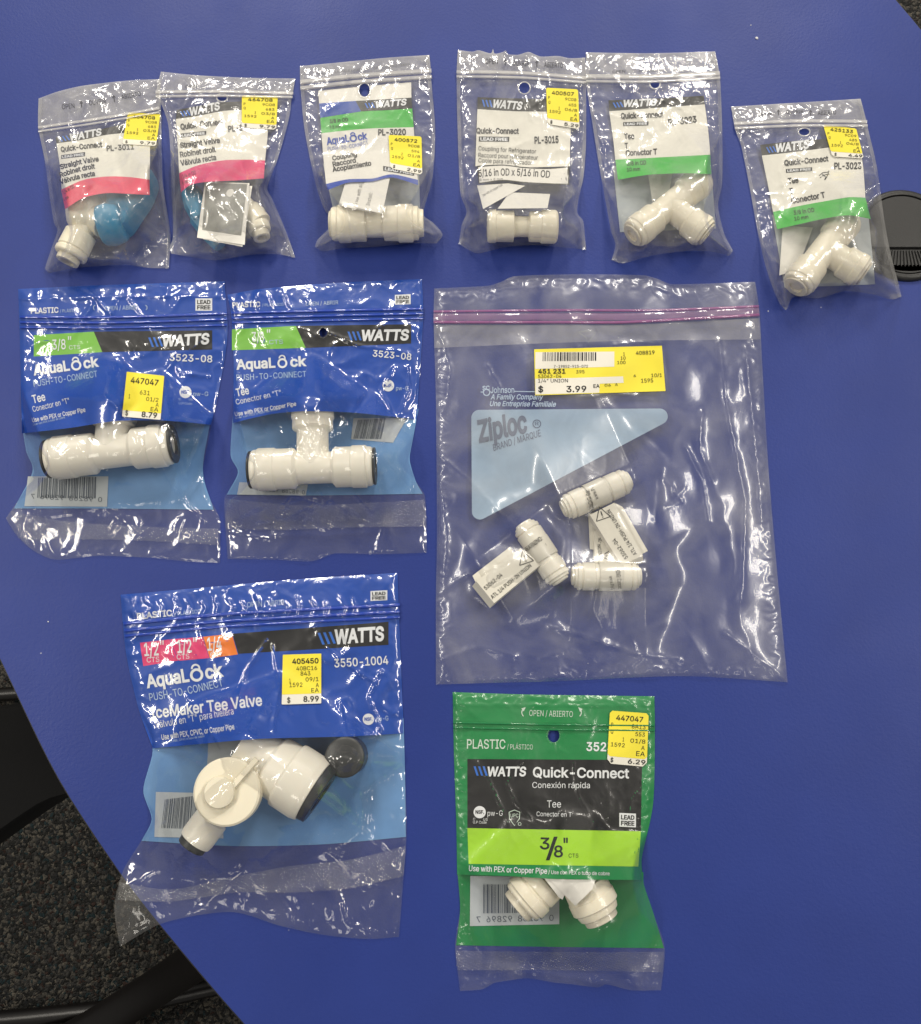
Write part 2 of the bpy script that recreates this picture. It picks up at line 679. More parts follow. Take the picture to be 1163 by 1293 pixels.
class Sheet:
    """printed layers lying on (or under) a film: quads, outlines and lettering in one mesh"""

    def __init__(self, hfun, z, s=1.0, off=0.0, step=2.0, holes=()):
        self.h, self.z, self.s, self.off, self.step, self.holes = hfun, z, s, off, step, holes
        self.v, self.f, self.m, self.mats = [], [], [], []
        self.n = 0

    def mi(self, mat):
        if mat not in self.mats:
            self.mats.append(mat)
        return self.mats.index(mat)

    def add(self, pts, faces, mat, lay):
        """pts in photograph pixels"""
        pts = np.asarray(pts, float)
        faces = list(faces)
        if len(self.holes):
            pts = pts.copy()
            for (cx, cy, rx, ry) in self.holes:
                r = np.hypot((pts[:, 0] - cx) / rx, (pts[:, 1] - cy) / ry)
                sn = (r > 0.72) & (r < 1.28)
                pts[sn, 0] = cx + (pts[sn, 0] - cx) / r[sn]
                pts[sn, 1] = cy + (pts[sn, 1] - cy) / r[sn]
                fc = np.array([pts[list(f)].mean(0) for f in faces])
                rr = np.hypot((fc[:, 0] - cx) / rx, (fc[:, 1] - cy) / ry)
                faces = [f for f, q in zip(faces, rr) if q > 0.96]
        z = self.h(pts[:, 0], pts[:, 1]) + self.off + lay * 0.00009
        self.v.append(P(pts[:, 0], pts[:, 1], z))
        self.f += [tuple(i + self.n for i in f) for f in faces]
        self.m += [self.mi(mat)] * len(faces)
        self.n += len(pts)

    def band(self, top, bottom, mat, lay=0):
        T, B = [self.z(p) for p in top], [self.z(p) for p in bottom]
        nu = max(2, int(max(plen(T), plen(B)) / self.step) + 1)
        hgt = max(np.linalg.norm(np.array(T[0]) - B[0]), np.linalg.norm(np.array(T[-1]) - B[-1]))
        nv = max(2, int(hgt / self.step) + 1)
        a, b = catmull(T, nu), catmull(B, nu)
        v = np.linspace(0, 1, nv)[:, None, None]
        S = (a[None] * (1 - v) + b[None] * v)
        self.grid(S, mat, lay)

    def patch(self, top, bottom, left, right, mat, lay=0):
        T, B, L, R = [[self.z(p) for p in c] for c in (top, bottom, left, right)]
        nu = int(max(plen(T), plen(B)) / self.step) + 2
        nv = int(max(plen(L), plen(R)) / self.step) + 2
        self.grid(coons(T, B, L, R, nu, nv), mat, lay)

    def grid(self, S, mat, lay):
        nv, nu = S.shape[:2]
        fs = [(j * nu + i, j * nu + i + 1, (j + 1) * nu + i + 1, (j + 1) * nu + i) for j in range(nv - 1) for i in range(nu - 1)]
        self.add(S.reshape(-1, 2), fs, mat, lay)

    def quad(self, a, b, c, d, mat, lay=0):
        self.band([a, b], [d, c], mat, lay)

    def poly(self, pts, mat, lay=0, raw=False):
        pts = [p if raw else self.z(p) for p in pts]
        bm = bmesh.new()
        vs = [bm.verts.new((p[0], p[1], 0)) for p in pts]
        bm.faces.new(vs)
        bmesh.ops.triangulate(bm, faces=bm.faces[:])
        for _ in range(6):
            es = [e for e in bm.edges if e.calc_length() > self.step * 2.2]
            if not es:
                break
            bmesh.ops.subdivide_edges(bm, edges=es, cuts=1)
            bmesh.ops.triangulate(bm, faces=[f for f in bm.faces if len(f.verts) > 3])
        bm.verts.index_update()
        V = [(v.co.x, v.co.y) for v in bm.verts]
        F = [tuple(v.index for v in f.verts) for f in bm.faces]
        bm.free()
        self.add(V, F, mat, lay)

    def disc(self, c, r, mat, lay=0, ry=None):
        ry = ry or r
        self.poly([(c[0] + r * math.cos(a), c[1] + ry * math.sin(a)) for a in np.linspace(0, 2 * math.pi, 24, endpoint=False)], mat, lay)

    def ring(self, c, r, t, mat, lay=0, a0=0.0, a1=360.0, ry=None):
        ry = ry or r
        n = 26
        o, i = [], []
        for a in np.radians(np.linspace(a0, a1, n)):
            o.append((c[0] + r * math.cos(a), c[1] + ry * math.sin(a)))
            i.append((c[0] + (r - t) * math.cos(a), c[1] + (ry - t) * math.sin(a)))
        V = [self.z(p) for p in o + i]
        self.add(V, [(k, k + 1, n + k + 1, n + k) for k in range(n - 1)], mat, lay)

    def line(self, pts, wd, mat, lay=0):
        p = np.array([self.z(q) for q in pts], float)
        wd = wd / self.s
        d = np.gradient(p, axis=0)
        d /= np.linalg.norm(d, axis=1)[:, None] + 1e-9
        nrm = np.stack([-d[:, 1], d[:, 0]], -1) * wd / 2
        n = len(p)
        self.add(np.vstack([p + nrm, p - nrm]), [(k, k + 1, n + k + 1, n + k) for k in range(n - 1)], mat, lay)

    def text(self, s, a, b, h, mat, lay=3, bold=0.0, shear=0.0, mid=None, flip=False, font='sans'):
        v, f = glyphs(s, bold, shear, font)
        a, b = np.array(self.z(a), float), np.array(self.z(b), float)
        c = np.array(self.z(mid), float) if mid else (a + b) / 2
        c = 2 * c - (a + b) / 2
        t = v[:, :1]
        base = (1 - t) ** 2 * a + 2 * t * (1 - t) * c + t * t * b
        tan = 2 * (1 - t) * (c - a) + 2 * t * (b - c)
        tan /= np.linalg.norm(tan, axis=1)[:, None]
        nrm = np.stack([tan[:, 1], -tan[:, 0]], -1)
        if flip:
            nrm = -nrm
        pts, f = refine(base + nrm * v[:, 1:2] * h / self.s, f, self.step * 1.6)
        self.add(pts, f, mat, lay)

    def build(self, name, parent):
        return mesh_obj(name, np.vstack(self.v), self.f, self.mats, self.m, parent, smooth=True)


# ------------------------------------------------------------------ plastic bags
class Bag:
    def __init__(self, name, label, frame, top, right, bottom, left, group=None, step=1.7, puff=0.0022,
                 contents=(), creases=(), wr=(0.7, 30, 0.2, 12), ang=0.0, stretch=1.0, seed=1, holes=(), flat=(), ex=1.7, crinkle=0.5, soft=(0.0028, 0.80),
                 base=None, filmmat='film_clear', minh=0.0009, cat='bag', zones=(), lim=0.9, calm=()):
        self.s, self.ox, self.oy = frame
        z = self.z
        self.T, self.B, self.L, self.R = [[z(p) for p in c] for c in (top, bottom, left, right)]
        for a, b in ((self.L, self.T),):
            a[0] = b[0]
        self.R[0] = self.T[-1]
        self.L[-1] = self.B[0]
        self.R[-1] = self.B[-1]
        self.step, self.puff, self.wr, self.ang, self.stretch, self.seed = step, puff, wr, ang, stretch, seed
        self.minh, self.lim, self.ex, self.crinkle, self.soft = minh, lim * 2.8, ex, crinkle, soft
        self.outline = np.vstack([catmull(self.T, 24)[:-1], catmull(self.R, 50)[:-1], catmull(self.B[::-1], 30)[:-1], catmull(self.L[::-1], 50)[:-1]])
        c = self.outline.mean(0)
        self.c = c
        self.mpp = mpp(*c)
        self.contents = []
        for x0, y0, x1, y1, r in contents:
            r = r / self.s
            rm = r * self.mpp
            # where the film over the axis shows, seen past the height of the fitting
            a, b = [proj(P(*z(p), rm) + np.array([0, 0, rm + 0.0012])) for p in ((x0, y0), (x1, y1))]
            self.contents.append((a, b, r))
        ck = 1.5 if filmmat == 'film_print' else 1.0
        cw = 1.6 if filmmat == 'film_large' else 1.0
        self.creases = [([np.array(z(p)) for p in pts], amp * 0.001 * ck, wd * cw) for pts, amp, wd in creases]
        self.holes = [(*z((x, y)), rx / self.s, ry / self.s) for x, y, rx, ry in holes]
        self.flat = [[np.array(z(p)) for p in q] for q in flat]
        self.calm = [(*z((x, y)), r / self.s, k) for x, y, r, k in calm]
        self.base = base
        loc = P(c[0], c[1], 0.0)
        self.root = root(name, label, cat, loc, group)
        self.filmmat = filmmat
        self.zones = zones
        self.build_film()

    def z(self, p):
        return (p[0] / self.s + self.ox, p[1] / self.s + self.oy)

    def basez(self, x, y):
        return self.base(x, y) if self.base else np.zeros(np.shape(x))

    def hb(self, x, y):
        return self.basez(x, y) + 0.00022

    def h(self, x, y):
        x = np.asarray(x, float)
        y = np.asarray(y, float)
        m = self.mpp
        ed = segdist(x, y, self.outline, True)
        body = self.puff * (1 - np.exp(-ed / 14.0))
        body = body * (0.75 + 0.5 * gnoise(x / 55, y / 55, self.seed + 5))
        for a, b, r in self.contents:
            r = r * 1.07
            ab = b - a
            L = max(np.linalg.norm(ab), 1e-6)
            ab = ab / L
            t = (x - a[0]) * ab[0] + (y - a[1]) * ab[1]
            over = np.maximum(np.maximum(-t, t - L), 0) / r
            d = np.abs((x - a[0]) * -ab[1] + (y - a[1]) * ab[0]) / r
            k = 0.72
            rk = math.sqrt(1 - k * k)
            hh = np.where(d < k, 1 + np.sqrt(np.maximum(1 - d * d, 0.0)), 1 + rk - (d - k) * k / rk * self.soft[1]) - over * over / (0.25 + over) * 1.15
            body = smax(body, hh * r * m + 0.0013, self.soft[0])
        body = smin(body, (ed * m) * self.lim + 0.0001, 0.0012)
        # creases
        fade = sstep(0.0, 4, ed)
        for q in self.flat:
            cx, cy = np.mean(q, axis=0)
            ins = np.ones(np.shape(x))
            for i in range(4):
                a, b = q[i], q[(i + 1) % 4]
                e = b - a
                nn = np.array([-e[1], e[0]]) / (np.linalg.norm(e) + 1e-9)
                if (np.array([cx, cy]) - a) @ nn < 0:
                    nn = -nn
                ins = ins * sstep(-4, 1, (x - a[0]) * nn[0] + (y - a[1]) * nn[1])
            fade = fade * (1 - 0.68 * ins)
        for (cx, cy, r, k) in self.calm:
            fade = fade * (1 - (1 - k) * (1 - sstep(0.7, 1.15, np.hypot(x - cx, y - cy) / r)))
        a1, l1, a2, l2 = self.wr
        ca, sa = math.cos(self.ang), math.sin(self.ang)
        u, v = (x * ca + y * sa) / self.stretch, -x * sa + y * ca
        s = self.seed
        wu = u + 7 * gnoise(x / 34, y / 34, s + 11)
        wv = v + 7 * gnoise(x / 34 + 9, y / 34, s + 12)
        r1 = np.clip(1 - np.abs(gnoise(wu / l1, wv / l1, s)) * 2.3, 0, 1) ** self.ex
        gate = sstep(-0.25, 0.35, gnoise(x / 60, y / 60, s + 3))
        r2 = np.clip(1 - np.abs(gnoise(wu / l2 + 3, wv / l2, s + 1)) * 2.1, 0, 1) ** 2
        wr = a1 * 1e-3 * r1 * (0.35 + 0.65 * gate) + a2 * 1e-3 * r2 * gate
        cr = np.clip(1 - np.abs(gnoise(x / 16 + 4, y / 11, s + 31)) * 1.9, 0, 1) ** 1.3
        wr = wr + self.crinkle * 1e-3 * cr * np.exp(-((ed - 7) / 11) ** 2)
        for pts, amp, wd in self.creases:
            d = segdist(x + 1.2 * gnoise(x / 9, y / 9, s + 21), y + 1.2 * gnoise(x / 9, y / 9 + 5, s + 22), pts)
            wr = wr + amp * np.exp(-np.abs(d / wd) ** 1.3)
        return np.maximum(body, 0) + wr * fade + self.minh + self.basez(x, y)

    def gridpts(self, step):
        nu = int(max(plen(self.T), plen(self.B)) / step) + 2
        nv = int(max(plen(self.L), plen(self.R)) / step) + 2
        return coons(self.T, self.B, self.L, self.R, nu, nv)

    def build_film(self):
        S = self.gridpts(self.step)
        nv, nu = S.shape[:2]
        sh = Sheet(self.h, self.z, self.s, 0.0, self.step, self.holes)
        sh.grid(S, self.filmmat, 0)
        ff = sh.build('front_film', self.root)
        sb = Sheet(self.hb, self.z, self.s, 0.0, 5.0, self.holes)
        sb.grid(self.gridpts(3.0), 'film_back', 0)
        sb.build('back_film', self.root)
        if self.filmmat == 'film_clear':
            for a, b, sg in ((self.L, self.R, 1), (self.R, self.L, 1)):
                p = catmull(a, 60)
                q = catmull(b, 60)
                d = (q - p) / np.linalg.norm(q - p, axis=1)[:, None]
                se = Sheet(self.h, lambda v: v, 1.0, 0.00012, self.step, ())
                n_ = len(p)
                rows = np.stack([p + d * w_ for w_ in (0.2, 1.6, 3.0, 4.4)])
                se.grid(rows, 'film_header', 0)
                se.build('side_seal', self.root)
        for (cx, cy, rx, ry) in self.holes:
            n = 28
            V, F = [], []
            for i in range(n):
                a = 2 * math.pi * i / n
                for k, (dr, dz) in enumerate(((0.0, 0.0001), (0.7, 0.0004), (1.6, 0.0001))):
                    x, y = cx + (rx + dr) * math.cos(a), cy + (ry + dr) * math.sin(a)
                    zz = float(self.h(np.array([x]), np.array([y]))[0]) + dz
                    V.append(P(x, y, zz))
            for i in range(n):
                j = (i + 1) % n
                for k in range(2):
                    F.append((i * 3 + k, i * 3 + k + 1, j * 3 + k + 1, j * 3 + k))
            mesh_obj('hang_hole_rim', V, F, ['zip_white' if self.filmmat in ('film_clear', 'film_large') else self.filmmat], None, ff)

    def under(self, step=2.0):
        return Sheet(self.h, self.z, self.s, -0.00062, step, self.holes)

    def over(self, off=0.0003, step=2.0):
        return Sheet(self.h, self.z, self.s, off, step, self.holes)

    def back(self, step=4.0):
        return Sheet(self.hb, self.z, self.s, 0.00012, step, self.holes)

    def ridge(self, name, lines, mat):
        """lines: (polyline, width in frame units, height mm): rounded bars along the bag"""
        sh = Sheet(self.h, self.z, self.s, 0.0002)
        V, F, M, n0 = [], [], [], 0
        mats = []
        for pts, wd, hh, mt in lines:
            mt = mt or mat
            if mt not in mats:
                mats.append(mt)
            p = catmull([self.z(q) for q in pts], max(3, int(plen([self.z(q) for q in pts]) / 2.5)))
            d = np.gradient(p, axis=0)
            d /= np.linalg.norm(d, axis=1)[:, None]
            nrm = np.stack([-d[:, 1], d[:, 0]], -1)
            k = 7
            for i in range(k):
                a = -1 + 2 * i / (k - 1)
                q = p + nrm * a * wd / 2 / self.s
                z = self.h(p[:, 0], p[:, 1]) + 0.0001 + hh * 0.001 * math.sqrt(max(0, 1 - a * a))
                V.append(P(q[:, 0], q[:, 1], z))
            n = len(p)
            for i in range(k - 1):
                for j in range(n - 1):
                    F.append((n0 + i * n + j, n0 + i * n + j + 1, n0 + (i + 1) * n + j + 1, n0 + (i + 1) * n + j))
                    M.append(mats.index(mt))
            n0 += k * n
        return mesh_obj(name, np.vstack(V), F, mats, M, self.root)

    def sticker(self, q, lines, white=0.84, split=True, cut=0.07):
        q = [np.array(p, float) for p in q]
        sh = self.over(0.00030, 2.0)

        def rr(u0, v0, u1, v1, c):
            c2 = c * 0.8
            return [tuple(bil(q, u, v)) for u, v in ((u0 + c, v0), (u1 - c, v0), (u1, v0 + c2), (u1, v1 - c2), (u1 - c, v1), (u0 + c, v1), (u0, v1 - c2), (u0, v0 + c2))]
        sh.poly(rr(0, 0, 1, 1, cut), 'sticker_white', 0)
        sh.poly(rr(0, 0, 1, white, cut * 0.6), 'sticker_yellow', 1)
        hh = np.linalg.norm(q[3] - q[0])
        for u0, v, u1, hf, s, b in lines:
            sh.text(s, tuple(bil(q, u0, v)), tuple(bil(q, u1, v)), hf * hh, 'ink', 3, bold=b, font='sans')
        return sh.build('price_sticker', self.root)


def small_lines(a, p, c, d, n, price):
    return [(0.17, 0.17, 0.86, 0.095, a, 0.012), (0.05, 0.30, 0.10, 0.075, 'P', 0), (0.58, 0.30, 0.93, 0.075, p, 0),
            (0.05, 0.43, 0.11, 0.075, 'Q', 0), (0.68, 0.44, 0.92, 0.075, c, 0), (0.36, 0.56, 0.40, 0.075, n, 0), (0.56, 0.57, 0.94, 0.075, d, 0),
            (0.07, 0.67, 0.42, 0.075, '1592', 0), (0.84, 0.69, 0.93, 0.075, 'A', 0), (0.72, 0.81, 0.94, 0.09, 'EA', 0),
            (0.08, 0.965, 0.15, 0.08, '$', 0.01), (0.52, 0.965, 0.96, 0.085, price, 0.012)]


def logo_stripes(sh, a, b, h, mat='stripe_blue', lay=3, n=3):
    """slanted blue strokes in front of the maker's lettering; a, b: baseline ends in frame units"""
    a, b = np.array(a, float), np.array(b, float)
    d = (b - a)
    L = np.linalg.norm(d)
    d /= L
    up = np.array([d[1], -d[0]])
    wd = L / (n + 1.0)
    for k in range(n):
        x0 = L * k / n
        p = a + d * (x0 + wd * 0.55)
        t = a + d * (x0 - wd * 0.35)
        sh.poly([tuple(t + up * h), tuple(t + d * wd * 0.62 + up * h), tuple(p + d * wd * 0.62), tuple(p)], mat, lay)


def lead_box(sh, q, mat_box, mat_txt, two=False, lay=2):
    q = [np.array(p, float) for p in q]
    sh.quad(*[tuple(p) for p in q], mat_box, lay)
    hh = np.linalg.norm(q[3] - q[0])
    if two:
        sh.text('LEAD', tuple(bil(q, .1, .45)), tuple(bil(q, .9, .45)), hh * .30, mat_txt, lay + 1, bold=0.03)
        sh.text('FREE', tuple(bil(q, .1, .88)), tuple(bil(q, .9, .88)), hh * .30, mat_txt, lay + 1, bold=0.03)
    else:
        sh.text('LEAD FREE', tuple(bil(q, .05, .80)), tuple(bil(q, .95, .80)), hh * .58, mat_txt, lay + 1, bold=0.03)


def aqualock(sh, a, b, h, mat, lay=3):
    a, b = np.array(a, float), np.array(b, float)
    d = (b - a)
    L = np.linalg.norm(d)
    e = d / L
    up = np.array([e[1], -e[0]])
    sh.text('AquaL', tuple(a), tuple(a + d * 0.555), h * 0.80, mat, lay, bold=0.03)
    sh.text('ck', tuple(a + d * 0.765), tuple(b), h * 0.80, mat, lay, bold=0.03)
    c = a + d * 0.655 + up * h * 0.32
    sh.ring(tuple(c), h * 0.43, h * 0.17, mat, lay)
    ang = math.degrees(math.atan2(d[1], d[0]))
    sh.ring(tuple(c + up * h * 0.42), h * 0.30, h * 0.12, mat, lay, 180 + ang, 380 + ang)


def nsf(sh, c, r, disc, ink, lay=2):
    sh.disc(c, r, disc, lay)
    sh.text('NSF.', (c[0] - r * .68, c[1] + r * .25), (c[0] + r * .72, c[1] + r * .25), r * .55, ink, lay + 1, bold=0.03)


def barcode(sh, q, bar, lay=2, n=30, seed=3, gap=0.0):
    rng = random.Random(seed)
    u = 0.0
    while u < 1:
        wd = rng.choice((0.008, 0.012, 0.018, 0.026))
        if u + wd > 1:
            break
        sh.quad(tuple(bil(q, u, 0)), tuple(bil(q, u + wd, 0)), tuple(bil(q, u + wd, 1)), tuple(bil(q, u, 1)), bar, lay)
        u += wd + rng.choice((0.010, 0.014, 0.022))


# ------------------------------------------------------------------ solids
class Solid:
    """round plastic parts laid on the table, placed in a picture frame (scale, x, y)"""

    def __init__(self, frame, rt, zoff=0.0):
        self.s, self.ox, self.oy = frame
        self.rt = rt
        self.zoff = zoff

    def z(self, p):
        return (p[0] / self.s + self.ox, p[1] / self.s + self.oy)

    def lathe(self, name, a, b, prof, mat, za, zb=None, seg=44, parent=None, bevel=0.00025, mats=None):
        """a, b: axis ends; prof: (t, r) with r in frame units; za, zb axis heights in metres"""
        zb = za if zb is None else zb
        pa, pb = self.z(a), self.z(b)
        A, B = P(*pa, za + self.zoff), P(*pb, zb + self.zoff)
        k = mpp((pa[0] + pb[0]) / 2, (pa[1] + pb[1]) / 2, za) / self.s
        ax = B - A
        L = np.linalg.norm(ax)
        ax /= L
        up = np.array([0, 0, 1.0]) if abs(ax[2]) < 0.95 else np.array([0, 1.0, 0])
        e1 = np.cross(up, ax)
        e1 /= np.linalg.norm(e1)
        e2 = np.cross(ax, e1)
        pr = [np.array([t * L, r * k]) for t, r in prof]
        out = [pr[0]]
        for i in range(1, len(pr) - 1):
            p, q, r = pr[i - 1], pr[i], pr[i + 1]
            d1, d2 = p - q, r - q
            l1, l2 = np.linalg.norm(d1), np.linalg.norm(d2)
            c = min(bevel, l1 * 0.35, l2 * 0.35)
            out += [q + d1 / (l1 + 1e-12) * c, q + d2 / (l2 + 1e-12) * c]
        out.append(pr[-1])
        V, F = [], []
        n = len(out)
        for x, r in out:
            for j in range(seg):
                an = 2 * math.pi * j / seg
                V.append(A + ax * x + (e1 * math.cos(an) + e2 * math.sin(an)) * max(r, 1e-6))
        for i in range(n - 1):
            for j in range(seg):
                j2 = (j + 1) % seg
                F.append((i * seg + j, i * seg + j2, (i + 1) * seg + j2, (i + 1) * seg + j))
        return mesh_obj(name, V, F, [mat], None, parent or self.rt, angle=35, recalc=True)

    def rr(self, r):
        return r / self.s * mpp(*self.z((0, 0)))


def paper(name, frame, quads, label, cat='leaflet', z0=0.0012, texts=(), mat='white_paper', fill=None, group=None, tilt=0.0, bag=None, lift=0.0, thick=0.0003):
    """a folded paper slip: quads are its layers in frame units"""
    s, ox, oy = frame
    zc = lambda p: (p[0] / s + ox, p[1] / s + oy)
    c = zc(np.mean(quads[0], axis=0))
    rt = root(name, label, cat, P(c[0], c[1], z0), group)
    sl = []
    for i, q in enumerate(quads):
        if bag is not None and lift < 0:
            hf = lambda x, y, i=i: bag.h(x, y) + lift - i * 0.0003
        else:
            hf = lambda x, y, i=i: np.full(np.shape(x), z0 + lift + 0.0004 * (len(quads) - i)) + 0.0006 * gnoise(x / 25, y / 25, 4 + i)
        sh = Sheet(hf, zc, s, 0.0, 2.5)
        sh.quad(*q, mat, 0)
        if i == 0 and fill:
            for fq, fm in fill:
                sh.quad(*fq, fm, 1)
        if i == 0:
            for t in texts:
                sh.text(t[0], t[1], t[2], t[3], t[4] if len(t) > 4 else 'grey_ink', 2)
        sl.append(sh.build('sheet', rt))
    return rt


def coupling(frame, a, b, rad, prof, label, mat='cream_plastic', name='pipe_coupling', group=None):
    s, ox, oy = frame
    f = Solid(frame, None)
    pa, pb = f.z(a), f.z(b)
    k = mpp(*pa) / s
    R = rad * k
    rt = root(name, label, 'pipe fitting', P((pa[0] + pb[0]) / 2, (pa[1] + pb[1]) / 2, 0.0006), group)
    f.rt = rt
    z = R + 0.0006
    f.lathe('body', a, b, prof, mat, z)
    return f, rt, z


def end_collet(f, c, d, r, ln, mat, z, name='collet', ri=0.55):
    """push-in collet at an open end: c is the end centre, d the outward direction (unit), r and ln in frame units"""
    a = (c[0] - d[0] * ln * 0.8, c[1] - d[1] * ln * 0.8)
    b = (c[0] + d[0] * ln, c[1] + d[1] * ln)
    o = f.lathe(name, a, b, [(0, r * 0.9), (0.55, r * 0.9), (0.55, r), (1.0, r), (1.0, r * ri), (0.1, r * ri), (0.1, 0)], mat, z)
    return o


def unit(a, b):
    d = np.array(b, float) - np.array(a, float)
    return d / np.linalg.norm(d)


def tee(frame, a, b, c0, c1, r, label, mat='cream_plastic', collet='cream_collet', name='tee_connector', ends=(0.30, 0.30, 0.5), neck=0.78, col=(1, 1, 1), cr=0.74, cl=14, zc=None, group=None):
    """three-way push-fit: run from a to b, branch from c0 out to c1"""
    s, ox, oy = frame
    f = Solid(frame, None)
    pa, pb = f.z(a), f.z(b)
    k = mpp(*pa) / s
    R = r * k
    rt = root(name, label, 'pipe fitting', P((pa[0] + pb[0]) / 2, (pa[1] + pb[1]) / 2, 0.0006), group)
    f.rt = rt
    z = R + 0.0008
    e0, e1, e2 = ends
    rn = r * neck
    f.lathe('body', a, b, [(0, 0), (0, r * .86), (0.02, r * .93), (0.05, r * .93), (0.055, r), (e0 * .55, r), (e0 * .57, r * .95), (e0, r * .95), (e0 + .03, rn), (1 - e1 - .03, rn), (1 - e1, r * .95), (1 - e1 * .57, r * .95), (1 - e1 * .55, r), (0.945, r), (0.95, r * .93), (0.98, r * .93), (1, r * .86), (1, 0)], mat, z)
    f.lathe('branch', c0, c1, [(0, 0), (0, rn), (1 - e2 - .04, rn), (1 - e2, r * .95), (1 - e2 * .5, r * .95), (1 - e2 * .48, r), (0.93, r), (0.94, r * .92), (1, r * .88), (1, 0)], mat, z)
    for on, p, q in ((col[0], a, unit(b, a)), (col[1], b, unit(a, b)), (col[2], c1, unit(c0, c1))):
        if on:
            end_collet(f, p, q, r * cr, cl, collet if on == 1 else 'dark_collet', z)
    return f, rt, z


# ================================================================== SETTING
# table: the visible part of its curved rim, then closed far outside the picture
def outline_table():
    seen_l = [(-160, 500), (0, 831), (73, 981), (154, 1105), (205, 1171), (309, 1293), (460, 1450)]
    seen_r = [(1000, -150), (1060, -82), (1131, 0), (1163, 38), (1300, 215), (1420, 480)]
    pts = [P(*p) for p in seen_l] + [P(1000, 1900), P(1500, 1500)] + [P(*p) for p in seen_r[::-1]] + [P(500, -500), P(-100, -350), P(-400, 0)]
    c = np.array([p[:2] for p in pts])
    c = catmull(np.vstack([c, c[:1]]), 260)[:-1]
    return c


ring = outline_table()
tb = root('table', 'blue laminate table with a rounded outline under all the plastic bags', 'table', (0, 0, -0.028))
bm = bmesh.new()
vs = [bm.verts.new((x, y, 0)) for x, y in ring]
ft = bm.faces.new(vs)
bm.verts.index_update()
V = [(v.co.x, v.co.y, 0.0) for v in bm.verts]
bm.free()
n = len(V)
mesh_obj('tabletop', V + [(x, y, -0.0012) for x, y, _ in V], [tuple(range(n - 1, -1, -1))] + [(i, (i + 1) % n, n + (i + 1) % n, n + i) for i in range(n)], ['blue_laminate'], None, tb, smooth=False, recalc=True)
cen = ring.mean(0)
r2 = cen + (ring - cen) * 1.0022
V2 = [(x, y, -0.0006) for x, y in r2] + [(x, y, -0.026) for x, y in r2]
inn = cen + (ring - cen) * 0.9995
V2 += [(x, y, -0.0006) for x, y in inn] + [(x, y, -0.026) for x, y in inn]
F2 = []
for i in range(n):
    j = (i + 1) % n
    F2 += [(i, j, n + j, n + i), (2 * n + i, 2 * n + j, j, i), (n + i, n + j, 3 * n + j, 3 * n + i)]
mesh_obj('edge_band', V2, F2, ['edge_black'], None, tb, smooth=False, recalc=True)
inn2 = cen + (ring - cen) * 0.995
mesh_obj('underside', [(x, y, -0.024) for x, y in inn2], [tuple(range(n))], ['edge_black'], None, tb, smooth=False)

FZ = -0.72
fl = mesh_obj('carpet_floor', [(-4, -4, FZ), (4, -4, FZ), (4, 5, FZ), (-4, 5, FZ)], [(0, 1, 2, 3)], ['carpet'], smooth=False)
fl['kind'] = 'structure'


def tube(name, pts, r, mat, parent, seg=14, flatz=1.0):
    p = np.array(pts, float)
    V, F = [], []
    for i in range(len(p)):
        d = p[min(i + 1, len(p) - 1)] - p[max(i - 1, 0)]
        d /= np.linalg.norm(d)
        e1 = np.cross(d, (0, 0, 1.0))
        e1 /= np.linalg.norm(e1) + 1e-9
        e2 = np.cross(e1, d)
        for j in range(seg):
            a = 2 * math.pi * j / seg
            V.append(p[i] + e1 * r * math.cos(a) + e2 * r * flatz * math.sin(a))
    for i in range(len(p) - 1):
        for j in range(seg):
            j2 = (j + 1) % seg
            F.append((i * seg + j, i * seg + j2, (i + 1) * seg + j2, (i + 1) * seg + j))
    F += [tuple(range(seg)), tuple(range((len(p) - 1) * seg, len(p) * seg))]
    return mesh_obj(name, V, F, [mat], None, parent, angle=40, recalc=True)


# chair pushed in under the table: seat corner and sled base show beside the rim
ch = root('chair', 'black chair tucked under the table at the lower left', 'chair', P(-120, 1000, FZ))
zs = -0.26
sq = [P(*p, zs) for p in ((-330, 985), (34, 885), (110, 962), (118, 992), (60, 1012), (-250, 1200))]
sc = catmull(np.array([q[:2] for q in sq + sq[:1]]), 60)[:-1]
cc = sc.mean(0)
V, F = [], []
for k, (sx, zz) in enumerate(((0.96, -0.05), (1.0, -0.04), (1.0, -0.012), (0.985, -0.003), (0.95, 0.0))):
    q = cc + (sc - cc) * sx
    V += [(x, y, zs + zz) for x, y in q]
m_ = len(sc)
for k in range(4):
    for i in range(m_):
        j = (i + 1) % m_
        F.append((k * m_ + i, k * m_ + j, (k + 1) * m_ + j, (k + 1) * m_ + i))
F += [tuple(range(m_ - 1, -1, -1)), tuple(range(4 * m_, 5 * m_))]
mesh_obj('seat', V, F, ['seat_fabric'], None, ch, angle=50, recalc=True)
tube('runner', [P(x, y, FZ + 0.012) for x, y in ((-260, 893), (-120, 884), (0, 877), (60, 873), (160, 868))], 0.0085, 'black_metal', ch)
tube('runner', [P(x, y, FZ + 0.014) for x, y in ((-260, 1302), (-60, 1293), (40, 1284), (130, 1275), (200, 1262), (300, 1240))], 0.010, 'black_metal', ch)
tube('leg', [P(x, y, z) for x, y, z in ((60, 1330, FZ + 0.02), (120, 1296, FZ + 0.05), (190, 1252, FZ + 0.10), (250, 1212, FZ + 0.18), (290, 1150, FZ + 0.30))], 0.020, 'black_metal', ch, flatz=0.6)
tube('leg', [P(x, y, z) for x, y, z in ((60, 873, FZ + 0.014), (70, 890, FZ + 0.10), (60, 930, FZ + 0.38))], 0.011, 'black_metal', ch)

# ------------------------------------------------------------------ cable grommet cap in the table
GC = (1141.0, 298.0)
GR = 62.0
g = root('grommet_cap', 'round black cable grommet cap with a ribbed flap in the table', 'grommet cap', P(*GC, 0.0))
gk = mpp(*GC)
gc = P(*GC, 0)


